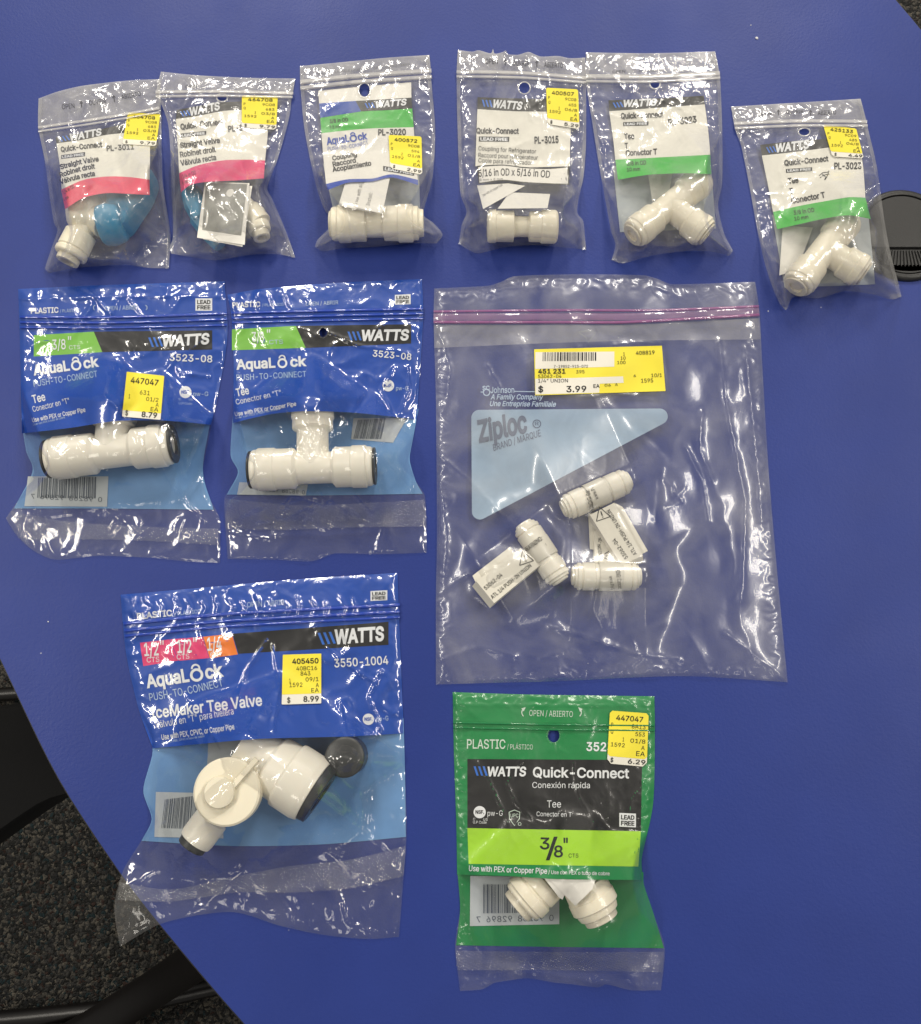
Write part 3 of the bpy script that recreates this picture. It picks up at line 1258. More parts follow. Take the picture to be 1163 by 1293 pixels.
def ringmesh(name, prof, mat, seg=72, parent=None):
    V, F = [], []
    for r, z in prof:
        for j in range(seg):
            a = 2 * math.pi * j / seg
            V.append((gc[0] + r * gk * math.cos(a), gc[1] + r * gk * math.sin(a), z))
    for i in range(len(prof) - 1):
        for j in range(seg):
            j2 = (j + 1) % seg
            F.append((i * seg + j, i * seg + j2, (i + 1) * seg + j2, (i + 1) * seg + j))
    return mesh_obj(name, V, F, [mat], None, parent, angle=40, recalc=True)


ringmesh('rim', [(62, -0.002), (62.5, 0.0008), (61.5, 0.0019), (59, 0.0026), (56.5, 0.0027), (54.6, 0.0024), (54.0, 0.0016), (54.0, 0.0002)], 'black_rubber', parent=g)
ringmesh('groove', [(54.5, 0.0006), (50.0, 0.0006), (0.01, 0.0006)], 'groove', parent=g)


def lid_poly(name, pts, z0, z1, mat):
    c = catmull(np.vstack([pts, pts[:1]]), len(pts) * 5 + 1)[:-1] if False else np.array(pts)
    n = len(c)
    cm = c.mean(0)
    V = [(x, y, z0) for x, y in c] + [(x, y, z1 - 0.0004) for x, y in c] + [(*(cm + (np.array((x, y)) - cm) * 0.985), z1) for x, y in c]
    F = [tuple(range(2 * n, 3 * n))]
    for k in range(2):
        for i in range(n):
            j = (i + 1) % n
            F.append((k * n + i, k * n + j, (k + 1) * n + j, (k + 1) * n + i))
    return mesh_obj(name, V, F, [mat], None, g, angle=30, recalc=True)


def gp(x, y):
    return (gc[0] + x * gk, gc[1] - y * gk)


lid = []
yb = 19.0
for a in np.linspace(math.radians(157), math.radians(383), 60):
    lid.append((52.8 * math.cos(a), 52.8 * math.sin(a)))
lid = [p for p in lid if p[1] < yb]
lid_poly('lid', [gp(*p) for p in lid + [(30, yb - 1), (-30, yb - 1)]], 0.0008, 0.0022, 'black_rubber')
tabp = [(-26, yb + 1.5), (26, yb + 1.5), (30, yb + 9), (31, yb + 20)] + [(31 * math.cos(a) * 1.0, yb + 20 + 9 * math.sin(a)) for a in np.linspace(0.15, math.pi - 0.15, 16)] + [(-31, yb + 20), (-30, yb + 9)]
tab = lid_poly('finger_tab', [gp(*p) for p in tabp], 0.0007, 0.0014, 'black_rubber')
V, F = [], []
for k in range(13):
    t = -1 + 2 * k / 12
    x0, x1 = t * 21, t * 28
    a, b = np.array(gp(x0, yb + 3)), np.array(gp(x1, yb + 25 - 3 * t * t))
    d = unit(a, b)
    nn = np.array([-d[1], d[0]]) * 1.05 * gk
    i = len(V)
    for p, zz in ((a, 0.0013), (b, 0.0013)):
        V += [(*(p - nn), 0.0013), (*(p - nn * .4), 0.0022), (*(p + nn * .4), 0.0022), (*(p + nn), 0.0013)]
    for m2 in range(3):
        F.append((i + m2, i + m2 + 1, i + 4 + m2 + 1, i + 4 + m2))
    F += [(i, i + 1, i + 2, i + 3), (i + 4, i + 5, i + 6, i + 7)]
mesh_obj('rib', V, F, ['black_rubber'], None, tab, smooth=False, recalc=True)
low = [(62.0 * 0 + 52.8 * math.cos(a), 52.8 * math.sin(a)) for a in np.linspace(math.radians(23), math.radians(157), 30)]
inner = [(34 * math.cos(a), yb + 20 + 11.5 * math.sin(a)) for a in np.linspace(math.pi - 0.1, 0.1, 20)]
lid_poly('lower_lip', [gp(*p) for p in low] + [gp(-34, yb + 1)] + [gp(*p) for p in inner] + [gp(34, yb + 1)], 0.0006, 0.0021, 'black_rubber')

# white crumbs on the table
for i, (x, y, r, lb) in enumerate(((955.5, 48.5, 2.0, 'largest white crumb on the bare table above the rightmost small bag'), (890, 83, 0.9, 'tiny white crumb on the table right of the fifth small bag top'), (970, 393, 0.9, 'tiny white crumb on the table beside the large clear bag corner'), (61, 785, 0.9, 'tiny white crumb on the table by its left rim'), (948, 32, 0.8, 'tiny white crumb just above the largest white crumb'))):
    k = mpp(x, y)
    V, F = [], []
    c = P(x, y, 0.0)
    rng = random.Random(i)
    for z, rr in ((0, 0.8), (0.35, 1.0), (0.7, 0.6)):
        for j in range(7):
            a = 2 * math.pi * j / 7
            q = rr * r * k * rng.uniform(.75, 1.2)
            V.append((c[0] + q * math.cos(a), c[1] + q * math.sin(a), z * r * k))
    for a in range(2):
        for j in range(7):
            F.append((a * 7 + j, a * 7 + (j + 1) % 7, a * 7 + 7 + (j + 1) % 7, a * 7 + 7 + j))
    F.append(tuple(range(14, 21)))
    o = mesh_obj('crumb', V, F, ['speck_white'], smooth=False, recalc=True)
    o['label'] = lb
    o['category'] = 'crumb'
    o['group'] = 'white crumbs on the table'

# ================================================================== TOP ROW OF SMALL CLEAR BAGS
GS = 'small clear zip bags in the top row'

# ---- bag 1
F1 = (831 / 180, 40, 80)
b1 = Bag('zip_bag', 'leftmost small clear zip bag, pink stripe, its whole blue knob and white pipe end bare', F1,
         top=[(40, 205), (150, 165), (300, 130), (560, 100), (750, 92)], right=[(750, 92), (755, 300), (760, 560), (765, 700), (790, 860), (810, 1000), (800, 1195)],
         bottom=[(100, 1222), (270, 1192), (420, 1180), (560, 1175), (680, 1192), (800, 1195)],
         left=[(40, 205), (38, 370), (75, 560), (108, 800), (130, 930), (150, 975), (115, 1080), (78, 1195), (100, 1222)],
         group=GS, contents=((310, 790, 310, 960, 116), (310, 950, 215, 1140, 104), (390, 945, 560, 920, 124), (560, 920, 740, 715, 100)), seed=3,
         creases=(([(430, 360), (405, 430), (415, 480)], 0.7, 1.6), ([(520, 850), (580, 960), (680, 1110)], 0.7, 1.8), ([(420, 735), (540, 690), (560, 740)], 0.4, 1.4), ([(640, 900), (700, 960), (780, 1010)], 0.5, 1.5), ([(420, 870), (330, 1000), (260, 1180)], 0.5, 1.5)),
         flat=([(562, 285), (750, 297), (725, 480), (528, 468)],))
s = b1.under()
hd = b1.over(0.0001)
s.patch([(145, 466), (300, 445), (430, 418), (545, 405), (690, 385)], [(175, 735), (300, 680), (430, 660), (560, 662), (688, 678)], [(145, 466), (165, 600), (175, 735)], [(690, 385), (690, 520), (688, 678)], 'ivory', 0)
s.band([(140, 432), (350, 395), (545, 352), (692, 335)], [(145, 466), (300, 445), (430, 418), (545, 405), (690, 385)], 'black_print', 0)
s.band([(172, 735), (300, 680), (430, 660), (560, 662), (688, 678)], [(195, 850), (300, 785), (430, 757), (560, 760), (688, 768)], 'pink', 0)
s.text('WATTS', (228, 450), (412, 416), 38, 'print_white', 3, 0.035, 0.22)
logo_stripes(s, (165, 458), (228, 447), 30)
s.text('Quick-Connect', (172, 518), (412, 487), 30, 'ink', 3, 0.028, mid=(290, 500))
s.text('PL-3011', (437, 510), (597, 500), 30, 'ink', 3, 0.028)
lead_box(s, [(172, 535), (312, 517), (310, 541), (172, 557)], 'ink', 'print_white')
for t, a, b in (('Straight Valve', (170, 618), (392, 570)), ('Robinet droit', (168, 665), (370, 612)), ('Válvula recta', (168, 706), (370, 655))):
    s.text(t, a, b, 28, 'ink', 3, 0.028, mid=((a[0] + b[0]) / 2, (a[1] + b[1]) / 2 - 6))
s.text('1/4 in OD', (187, 762), (252, 722), 20, 'ink')
s.text('6 mm', (190, 802), (218, 785), 18, 'ink')
hd.text('OPEN', (178, 268), (250, 260), 28, 'ink', 3)
hd.text('OUVRIR', (337, 245), (435, 232), 28, 'ink', 3)
hd.text('ABIERTO', (525, 210), (637, 188), 26, 'ink', 3)


def up_arrow(s, c, h, ang=0.0):
    ca, sa = math.cos(ang), math.sin(ang)
    q = lambda x, y: (c[0] + (x * ca - y * sa) * h, c[1] + (x * sa + y * ca) * h)
    s.poly([q(-.06, .5), q(.06, .5), q(.06, -.2), q(-.06, -.2)], 'ink', 3)
    s.poly([q(-.28, -.12), q(0, -.52), q(.28, -.12), q(.18, -.08), q(0, -.34), q(-.18, -.08)], 'ink', 3)


up_arrow(hd, (290, 238), 38, -.1)
up_arrow(hd, (480, 205), 38, -.12)
s.build('printed_label', b1.root)
hd.build('header_print', b1.root)
b1.ridge('zip_track', [([(38, 375), (400, 322), (745, 262)], 18, 1.0, None), ([(38, 398), (400, 345), (745, 285)], 14, 0.9, None)], 'zip_white')
b1.sticker([(562, 285), (750, 297), (725, 482), (528, 470)], small_lines('464708', '9C08', '683', '03/8', '3', '9.79'), cut=0.05)
f = Solid(F1, root('shutoff_valve', 'white valve with a big blue knob, fully bared inside the leftmost bag', 'valve', P(110, 280, 0.0006)))
R = 112 / F1[0] * mpp(110, 280)
f.lathe('body', (310, 770), (310, 980), [(0, 0), (0.02, 70), (0.18, 98), (0.5, 106), (0.8, 96), (0.97, 62), (1, 0)], 'cream_plastic', R, bevel=0.001)
f.lathe('body_neck', (345, 900), (420, 930), [(0, 0), (0, 85), (1, 88), (1, 0)], 'cream_plastic', R)
f.lathe('outlet', (315, 940), (222, 1125), [(0, 0), (0, 62), (.28, 66), (.30, 88), (.78, 90), (.79, 84), (.83, 84), (.84, 92), (.95, 92), (1, 84), (1, 0)], 'cream_plastic', R)
f.lathe('collet', (228, 1113), (205, 1158), [(0, 60), (.4, 60), (.4, 66), (1, 64), (1, 42), (.3, 42), (.3, 0)], 'cream_collet', R)
f.lathe('knob', (398, 950), (540, 925), [(0, 0), (0, 96), (0.08, 116), (0.45, 124), (0.9, 112), (1, 96), (1, 0)], 'handle_blue', R * 1.05, seg=14, bevel=0.0008)
lev = catmull([(492, 830), (560, 790), (640, 735), (705, 690), (745, 702), (755, 745), (715, 850), (655, 940), (600, 1020), (530, 1050), (490, 1000), (492, 830)], 64)[:-1]
lc = lev.mean(0)
V, F = [], []
n_ = len(lev)
for sc_, zz in ((0.98, R * .25), (1.0, R * .45), (1.0, R * 1.25), (0.93, R * 1.52), (0.72, R * 1.66), (0.3, R * 1.62)):
    q_ = lc + (lev - lc) * sc_
    V += [P(*f.z(p_), 0.0) + np.array([0, 0, zz]) for p_ in q_]
for k_ in range(5):
    for i_ in range(n_):
        j_ = (i_ + 1) % n_
        F.append((k_ * n_ + i_, k_ * n_ + j_, (k_ + 1) * n_ + j_, (k_ + 1) * n_ + i_))
F += [tuple(range(n_)), tuple(range(5 * n_, 6 * n_))]
mesh_obj('knob_lever', V, F, ['handle_blue'], None, f.rt, angle=40, recalc=True)

# ---- bag 2
F2 = (995 / 200, 190, 80)


def lift2(x, y):
    return 0.0035 * (1 - sstep(203, 245, x))


b2 = Bag('zip_bag', 'small clear zip bag second from left, pink stripe, grey photo leaflet showing inside', F2,
         top=[(65, 52), (300, 75), (600, 90), (910, 95)], right=[(910, 95), (890, 200), (870, 350), (800, 600), (735, 780), (765, 850), (850, 1050), (910, 1220)],
         bottom=[(130, 1195), (250, 1215), (420, 1235), (650, 1200), (800, 1200), (910, 1220)],
         left=[(65, 52), (35, 195), (65, 250), (110, 380), (125, 560), (130, 800), (140, 950), (140, 1100), (122, 1150), (130, 1195)], group=GS,
         contents=((250, 790, 340, 1010, 90), (300, 960, 450, 1160, 70), (560, 860, 702, 1095, 92), (400, 830, 540, 1050, 112)), seed=8, base=lift2, holes=((450, 215, 30, 22),),
         creases=(([(370, 640), (340, 740), (380, 700)], 0.5, 1.5), ([(570, 610), (600, 700), (640, 900)], 0.5, 1.6), ([(690, 640), (670, 760), (700, 900)], 0.6, 1.6), ([(420, 870), (500, 930), (540, 1050)], 0.4, 1.3), ([(300, 760), (240, 960), (130, 1180)], 0.6, 1.8), ([(700, 800), (780, 960), (880, 1190)], 0.6, 1.8), ([(100, 260), (150, 420), (170, 640)], 0.5, 1.8)),
         flat=([(575, 200), (798, 205), (790, 415), (572, 400)],))
s = b2.under()
hd = b2.over(0.0001)
s.patch([(160, 350), (300, 330), (450, 300), (580, 292), (728, 285)], [(180, 690), (300, 640), (450, 610), (600, 605), (720, 610)], [(160, 350), (172, 520), (180, 690)], [(728, 285), (738, 420), (720, 610)], 'ivory')
s.band([(165, 292), (320, 265), (450, 245), (580, 238), (725, 235)], [(160, 350), (300, 330), (450, 300), (580, 292), (728, 285)], 'black_print')
s.band([(180, 690), (300, 640), (450, 610), (600, 605), (720, 610)], [(192, 810), (250, 764), (350, 745), (550, 735), (712, 722)], 'magenta')
s.text('WATTS', (253, 327), (442, 287), 46, 'print_white', 3, 0.035, 0.22)
logo_stripes(s, (195, 335), (255, 325), 34)
s.text('Quick-Connect', (192, 418), (458, 385), 36, 'ink', 3, 0.028, mid=(325, 398))
lead_box(s, [(190, 441), (350, 424), (350, 449), (190, 466)], 'ink', 'print_white')
s.text('PL-3011', (490, 430), (655, 412), 36, 'ink', 3, 0.028)
for t, a, b in (('Straight Valve', (188, 532), (438, 498)), ('Robinet droit', (188, 590), (412, 555)), ('Válvula recta', (190, 643), (415, 605))):
    s.text(t, a, b, 33, 'ink', 3, 0.028)
s.text('1/4 in OD', (205, 722), (288, 695), 24, 'ink')
s.text('6 mm', (205, 762), (245, 745), 22, 'ink')
hd.text('OPEN', (220, 156), (290, 152), 18, 'ink')
s.build('printed_label', b2.root)
hd.build('header_print', b2.root)
b2.ridge('zip_track', [([(32, 182), (450, 178), (897, 190)], 22, 1.0, None), ([(32, 208), (450, 204), (893, 213)], 18, 0.9, None)], 'zip_white')
b2.sticker([(575, 200), (800, 205), (790, 417), (572, 402)], small_lines('464708', '9C08', '683', '03/8', '3', '9.79'), white=0.86)
f = Solid(F2, root('shutoff_valve', 'white valve with blue handle behind the grey photo leaflet', 'valve', P(270, 270, 0.0006)))
R = 80 / F2[0] * mpp(280, 270)
f.lathe('body', (560, 860), (690, 1010), [(0, 0), (0, 60), (.4, 64), (.45, 76), (1, 76), (1, 0)], 'cream_plastic', R)
f.lathe('outlet', (650, 930), (690, 1060), [(0, 0), (0, 66), (.5, 72), (.52, 66), (.62, 66), (.64, 72), (.95, 70), (1, 60), (1, 0)], 'cream_plastic', R)
f.lathe('collet', (682, 1040), (702, 1100), [(0, 50), (.3, 50), (.4, 56), (1, 52), (1, 32), (.3, 32), (.3, 0)], 'cream_collet', R)
f.lathe('handle', (250, 800), (340, 1000), [(0, 0), (0, 60), (0.4, 78), (0.9, 66), (1, 0)], 'handle_blue', R, seg=8)
f.lathe('handle_arm', (300, 960), (440, 1150), [(0, 0), (0, 66), (0.6, 60), (1, 44), (1, 0)], 'handle_blue', R * .8, R * .5, seg=8)
paper('leaflet', F2, [[(342, 745), (622, 752), (592, 1140), (292, 1095)], [(380, 760), (640, 770), (578, 1152), (330, 1105)]],
      'grey printed photo leaflet with white border inside the second small bag', fill=(([(348, 752), (608, 758), (570, 1082), (325, 1046)], 'grey_paper'),), z0=R * 2 + 0.0012, lift=0.0)

# ---- bag 3
F3 = (958 / 200, 370, 60)
b3 = Bag('zip_bag', 'small clear zip bag with blue and green label band over a white coupling', F3,
         top=[(42, 112), (300, 88), (560, 62), (825, 45)], right=[(825, 45), (835, 180), (860, 500), (845, 780), (800, 950), (790, 1015), (850, 1062), (905, 1130), (870, 1185)],
         left=[(42, 112), (45, 240), (70, 500), (130, 800), (180, 960), (238, 1060), (200, 1112), (150, 1160), (132, 1205)],
         bottom=[(132, 1205), (180, 1232), (300, 1215), (500, 1205), (700, 1185), (870, 1185)], group=GS,
         contents=((222, 1068, 800, 1062, 116),), seed=14, holes=((432, 258, 32, 40),), wr=(0.6, 31, 0.16, 12),
         creases=(([(100, 420), (150, 600), (230, 960)], 0.6, 1.8), ([(640, 440), (680, 370), (740, 480)], 0.4, 1.5), ([(580, 760), (640, 850), (720, 980)], 0.5, 1.5), ([(560, 580), (540, 680), (600, 780)], 0.35, 1.4), ([(190, 830), (230, 940), (250, 1100)], 0.6, 1.6)),
         flat=([(578, 530), (775, 540), (780, 768), (590, 730)],))
s = b3.under()
s.band([(152, 262), (430, 235), (715, 210)], [(158, 338), (430, 320), (716, 303)], 'white_paper', 0)
s.band([(165, 425), (290, 402), (412, 385), (560, 380), (721, 368)], [(172, 518), (400, 494), (560, 486), (730, 482)], 'green', 0)
s.quad((158, 338), (378, 323), (412, 386), (165, 425), 'pack_blue', 1)
s.quad((378, 323), (716, 303), (721, 368), (412, 386), 'black_print', 1)
s.patch([(172, 518), (400, 494), (560, 486), (730, 482)], [(200, 825), (330, 797), (480, 792), (600, 767), (755, 800)], [(172, 518), (185, 680), (200, 825)], [(730, 482), (742, 660), (755, 800)], 'white_paper', 0)
s.band([(200, 825), (330, 797), (480, 792), (600, 767), (755, 800)], [(210, 862), (330, 818), (480, 810), (600, 786), (757, 832)], 'navy_print', 0)
s.text('WATTS', (503, 364), (690, 346), 36, 'print_white', 3, 0.035, 0.22)
logo_stripes(s, (440, 368), (500, 364), 32)
s.text('3/8 in OD', (222, 457), (333, 445), 22, 'ink', 3, 0.01)
s.text('9.5 mm', (222, 492), (290, 485), 20, 'ink')
s.text('PL-3020', (515, 530), (683, 528), 35, 'ink', 3, 0.028)
aqualock(s, (205, 588), (452, 553), 52, 'navy_print')
s.text('PUSH-TO-CONNECT', (210, 622), (456, 583), 22, 'navy_print', 3, mid=(335, 610))
for t, a, b in (('Coupling', (240, 684), (388, 655)), ('Raccord', (242, 720), (382, 694)), ('Acoplamiento', (240, 752), (475, 712))):
    s.text(t, a, b, 28, 'ink', 3, 0.028)
lead_box(s, [(545, 716), (735, 745), (732, 776), (545, 745)], 'ink', 'print_white')
s.build('printed_label', b3.root)
hd = b3.over(0.0001)
hd.text('PLASTIC / PLASTIQUE / PLASTICO', (150, 165), (455, 133), 14, 'grey_ink', 3)
hd.text('OPEN / OUVRIR / ABRIR', (490, 130), (708, 108), 14, 'grey_ink', 3)
hd.build('header_print', b3.root)
b3.ridge('zip_track', [([(44, 210), (400, 172), (838, 142)], 30, 1.1, None), ([(45, 248), (400, 208), (840, 178)], 26, 1.0, None)], 'zip_white')
b3.sticker([(578, 528), (777, 538), (782, 770), (588, 730)], small_lines('400572', '9C08', '594', '01/8', '2', '2.99'))
bk = b3.back()
bk.patch([(180, 700), (760, 700)], [(250, 1010), (770, 1000)], [(180, 700), (250, 1010)], [(760, 700), (770, 1000)], 'back_panel')
bk.build('back_panel', b3.root)
f, rt, z = coupling(F3, (235, 1068), (790, 1062), 112, [(0, 0), (0, 92), (.02, 100), (.07, 100), (.08, 112), (.20, 112), (.21, 106), (.37, 105), (.375, 82), (.565, 82), (.57, 102), (.72, 104), (.73, 112), (.88, 112), (.89, 100), (.94, 100), (.95, 84), (1, 80), (1, 0)], 'cream ribbed straight coupling under the blue edged label')
f.lathe('collet', (222, 1068), (250, 1068), [(0, 0), (0, 76), (1, 80), (1, 0)], 'cream_collet', z)
paper('leaflet', F3, [[(330, 770), (500, 775), (455, 992), (275, 955)]], 'left white leaflet above the coupling in the third small bag', z0=0.012,
      texts=(('Use with all', (395, 945), (420, 825), 22), ('soft copper', (420, 950), (445, 830), 20)), bag=b3, lift=-0.0022)
paper('leaflet', F3, [[(445, 775), (590, 770), (540, 1005), (380, 968)]], 'right white leaflet above the coupling in the third small bag', z0=0.012,
      texts=(('Install:', (462, 958), (482, 880), 22),), bag=b3, lift=-0.0016)

# ---- bag 4
F4 = (877 / 190, 570, 50)
b4 = Bag('zip_bag', 'small clear zip bag with all white label, torn top edge, outlined size box', F4,
         top=[(38, 60), (120, 70), (160, 62), (230, 80), (242, 52), (252, 82), (300, 72), (318, 62), (330, 84), (390, 88), (450, 72), (520, 98), (620, 95), (690, 108), (780, 105)],
         right=[(780, 105), (785, 240), (785, 600), (770, 800), (742, 930), (735, 1010), (770, 1060), (785, 1225)],
         left=[(38, 60), (30, 195), (35, 500), (52, 900), (88, 1000), (60, 1080), (42, 1190)],
         bottom=[(42, 1190), (150, 1245), (300, 1212), (450, 1198), (600, 1205), (785, 1225)], group=GS,
         contents=((205, 1088, 622, 1092, 100),), seed=21, holes=((425, 282, 31, 31),), wr=(0.6, 31, 0.16, 12),
         creases=(([(480, 260), (520, 420), (560, 600)], 0.45, 1.6), ([(400, 260), (440, 380), (470, 470)], 0.4, 1.5), ([(140, 940), (220, 1020), (190, 1150)], 0.7, 1.8), ([(700, 640), (660, 880), (640, 1010)], 0.6, 1.7), ([(300, 1000), (430, 1030), (560, 980)], 0.4, 1.4), ([(60, 300), (80, 600), (100, 900)], 0.5, 2.0), ([(730, 300), (740, 600), (700, 900)], 0.5, 2.0)),
         flat=([(552, 280), (738, 292), (745, 520), (560, 492)],))
s = b4.under()
hd = b4.over(0.0001)
s.patch([(152, 405), (350, 417), (560, 420), (700, 422)], [(140, 738), (300, 735), (420, 745), (690, 738)], [(152, 405), (146, 560), (140, 738)], [(700, 422), (692, 600), (690, 738)], 'ivory')
s.band([(152, 335), (350, 342), (560, 346), (705, 350)], [(152, 405), (350, 417), (560, 420), (700, 422)], 'black_print')
s.text('WATTS', (243, 394), (413, 408), 43, 'print_white', 3, 0.035, 0.22)
logo_stripes(s, (180, 390), (243, 394), 40)
s.text('Quick-Connect', (145, 546), (393, 548), 31, 'ink', 3, 0.028)
lead_box(s, [(160, 564), (338, 567), (336, 596), (160, 593)], 'ink', 'print_white')
s.text('PL-3015', (485, 605), (625, 600), 38, 'ink', 3, 0.028)
s.text('Coupling for Refrigerator', (157, 645), (493, 664), 25, 'ink', 3)
s.text('Raccord pour réfrigérateur', (157, 684), (503, 700), 25, 'ink', 3)
s.text('Cople para refrigerador', (157, 715), (470, 730), 25, 'ink', 3)
ot, ob = [(150, 735), (300, 728), (420, 742), (560, 748), (690, 737)], [(158, 842), (300, 824), (420, 836), (560, 844), (687, 847)]
s.band(ot, ob, 'ink', 1)
s.band([(157, 743), (300, 735), (420, 749), (560, 755), (683, 745)], [(164, 834), (300, 817), (420, 829), (560, 837), (680, 840)], 'white_paper', 2)
s.text('5/16 in OD x 5/16 in OD', (160, 800), (573, 806), 40, 'ink', 3, 0.015, mid=(360, 792))
s.text('8 mm x 8 mm', (165, 824), (300, 818), 13, 'ink', 3)
hd.text('OPEN', (198, 140), (270, 140), 29, 'ink')
hd.text('OUVRIR', (357, 150), (452, 153), 29, 'ink')
hd.text('ABIERTO', (540, 160), (650, 165), 29, 'ink')
up_arrow(hd, (313, 132), 38)
up_arrow(hd, (498, 140), 38)
s.build('printed_label', b4.root)
hd.build('header_print', b4.root)
b4.ridge('zip_track', [([(30, 190), (400, 196), (787, 226)], 24, 1.0, None), ([(30, 215), (400, 222), (787, 250)], 18, 0.9, None)], 'zip_white')
b4.sticker([(552, 280), (738, 290), (747, 522), (560, 492)], small_lines('400507', '9C08', '455', '06/8', '1', '5.29'))
f, rt, z = coupling(F4, (212, 1088), (618, 1092), 96, [(0, 0), (0, 84), (.02, 94), (.11, 95), (.12, 88), (.37, 88), (.38, 60), (.58, 58), (.60, 86), (.76, 87), (.77, 95), (.96, 95), (.98, 90), (1, 80), (1, 0)], 'cream straight coupling under the label with the outlined size box')
f.lathe('collet', (208, 1088), (230, 1088), [(0, 0), (0, 66), (1, 70), (1, 0)], 'cream_collet', z)
paper('leaflet', F4, [[(150, 850), (330, 838), (430, 852), (185, 988)]], 'white leaflet folded diagonally under the outlined size box', z0=0.006,
      texts=(('Use with all copper tube', (185, 915), (300, 850), 14),), bag=b4, lift=-0.0018)
paper('leaflet', F4, [[(340, 890), (576, 900), (560, 982), (270, 985)]], 'plain white leaflet lying just above the white coupling', z0=0.006, bag=b4, lift=-0.0024)

# ---- bag 5
F5 = (907 / 200, 730, 55)
b5 = Bag('zip_bag', 'small clear zip bag with green stripe and no price sticker', F5,
         top=[(45, 50), (400, 55), (785, 45)], right=[(785, 45), (812, 190), (826, 500), (825, 800), (802, 930), (838, 1090), (885, 1185), (865, 1215)],
         left=[(45, 50), (45, 220), (80, 450), (120, 700), (165, 950), (190, 1080), (213, 1150), (192, 1240)],
         bottom=[(192, 1240), (260, 1258), (420, 1215), (600, 1190), (750, 1190), (865, 1215)], group=GS,
         contents=((305, 1102, 728, 768, 104), (530, 940, 745, 1100, 102)), seed=33, holes=((440, 230, 26, 25),), wr=(0.65, 30, 0.18, 12),
         creases=(([(430, 260), (480, 320), (640, 400)], 0.5, 1.6), ([(470, 250), (520, 420), (600, 560)], 0.4, 1.5), ([(90, 400), (180, 700), (320, 850)], 0.6, 1.8), ([(110, 520), (160, 600), (150, 800)], 0.6, 1.6), ([(530, 960), (620, 900), (720, 900)], 0.5, 1.5), ([(300, 800), (330, 900), (290, 1000)], 0.5, 1.5), ([(560, 1110), (700, 1130), (820, 1060)], 0.5, 1.6), ([(230, 1180), (330, 1190), (480, 1170)], 0.6, 1.7)))
s = b5.under()
hd = b5.over(0.0001)
s.patch([(178, 388), (450, 368), (725, 348)], [(213, 665), (500, 650), (757, 636)], [(178, 388), (200, 540), (213, 665)], [(725, 348), (745, 500), (757, 636)], 'ivory')
s.band([(173, 325), (450, 315), (720, 298)], [(178, 388), (450, 368), (725, 348)], 'black_print')
s.band([(213, 665), (500, 650), (757, 636)], [(228, 780), (400, 752), (600, 743), (763, 748)], 'green')
s.text('WATTS', (262, 362), (452, 353), 37, 'print_white', 3, 0.035, 0.22)
logo_stripes(s, (205, 368), (264, 363), 30)
s.text('Quick-Connect', (245, 430), (488, 420), 31, 'ink', 3, 0.028)
lead_box(s, [(258, 450), (404, 446), (402, 468), (258, 472)], 'ink', 'print_white')
s.text('PL-3023', (518, 470), (680, 450), 36, 'ink', 3, 0.028)
s.text('Tee', (265, 548), (322, 545), 32, 'ink', 3, 0.028)
s.text('T', (268, 600), (286, 599), 30, 'ink', 3, 0.028)
s.text('Conector T', (273, 642), (453, 633), 31, 'ink', 3, 0.028)
s.text('3/8 in OD', (280, 699), (390, 692), 23, 'ink', 3, 0.01)
s.text('10 mm', (280, 732), (355, 727), 20, 'ink', 3, 0.01)
hd.text('OPEN', (197, 170), (270, 166), 15, 'ink')
hd.text('OUVRIR', (350, 164), (455, 161), 15, 'ink')
hd.text('ABIERTO', (540, 162), (650, 163), 15, 'grey_ink')
s.build('printed_label', b5.root)
hd.build('header_print', b5.root)
b5.ridge('zip_track', [([(45, 190), (400, 192), (812, 172)], 30, 1.1, None), ([(45, 216), (400, 218), (814, 196)], 18, 0.9, None)], 'zip_white')
bk = b5.back()
bk.patch([(200, 700), (760, 690)], [(240, 1080), (790, 1060)], [(200, 700), (240, 1080)], [(760, 690), (790, 1060)], 'back_panel')
bk.build('back_panel', b5.root)
tee(F5, (318, 1092), (715, 778), (520, 930), (730, 1088), 92, 'cream tee connector in the bag without a price sticker', ends=(0.30, 0.26, 0.45), neck=0.80)
paper('leaflet', F5, [[(400, 745), (540, 745), (520, 860), (425, 905)]], 'pale leaflet behind the tee in the bag without a price sticker', z0=0.003)

# ---- bag 6
F6 = (1128 / 253, 910, 110)


def over_cap(x, y):
    d = np.hypot(x - GC[0], y - GC[1])
    return 0.0034 * (1 - sstep(61, 74, d))


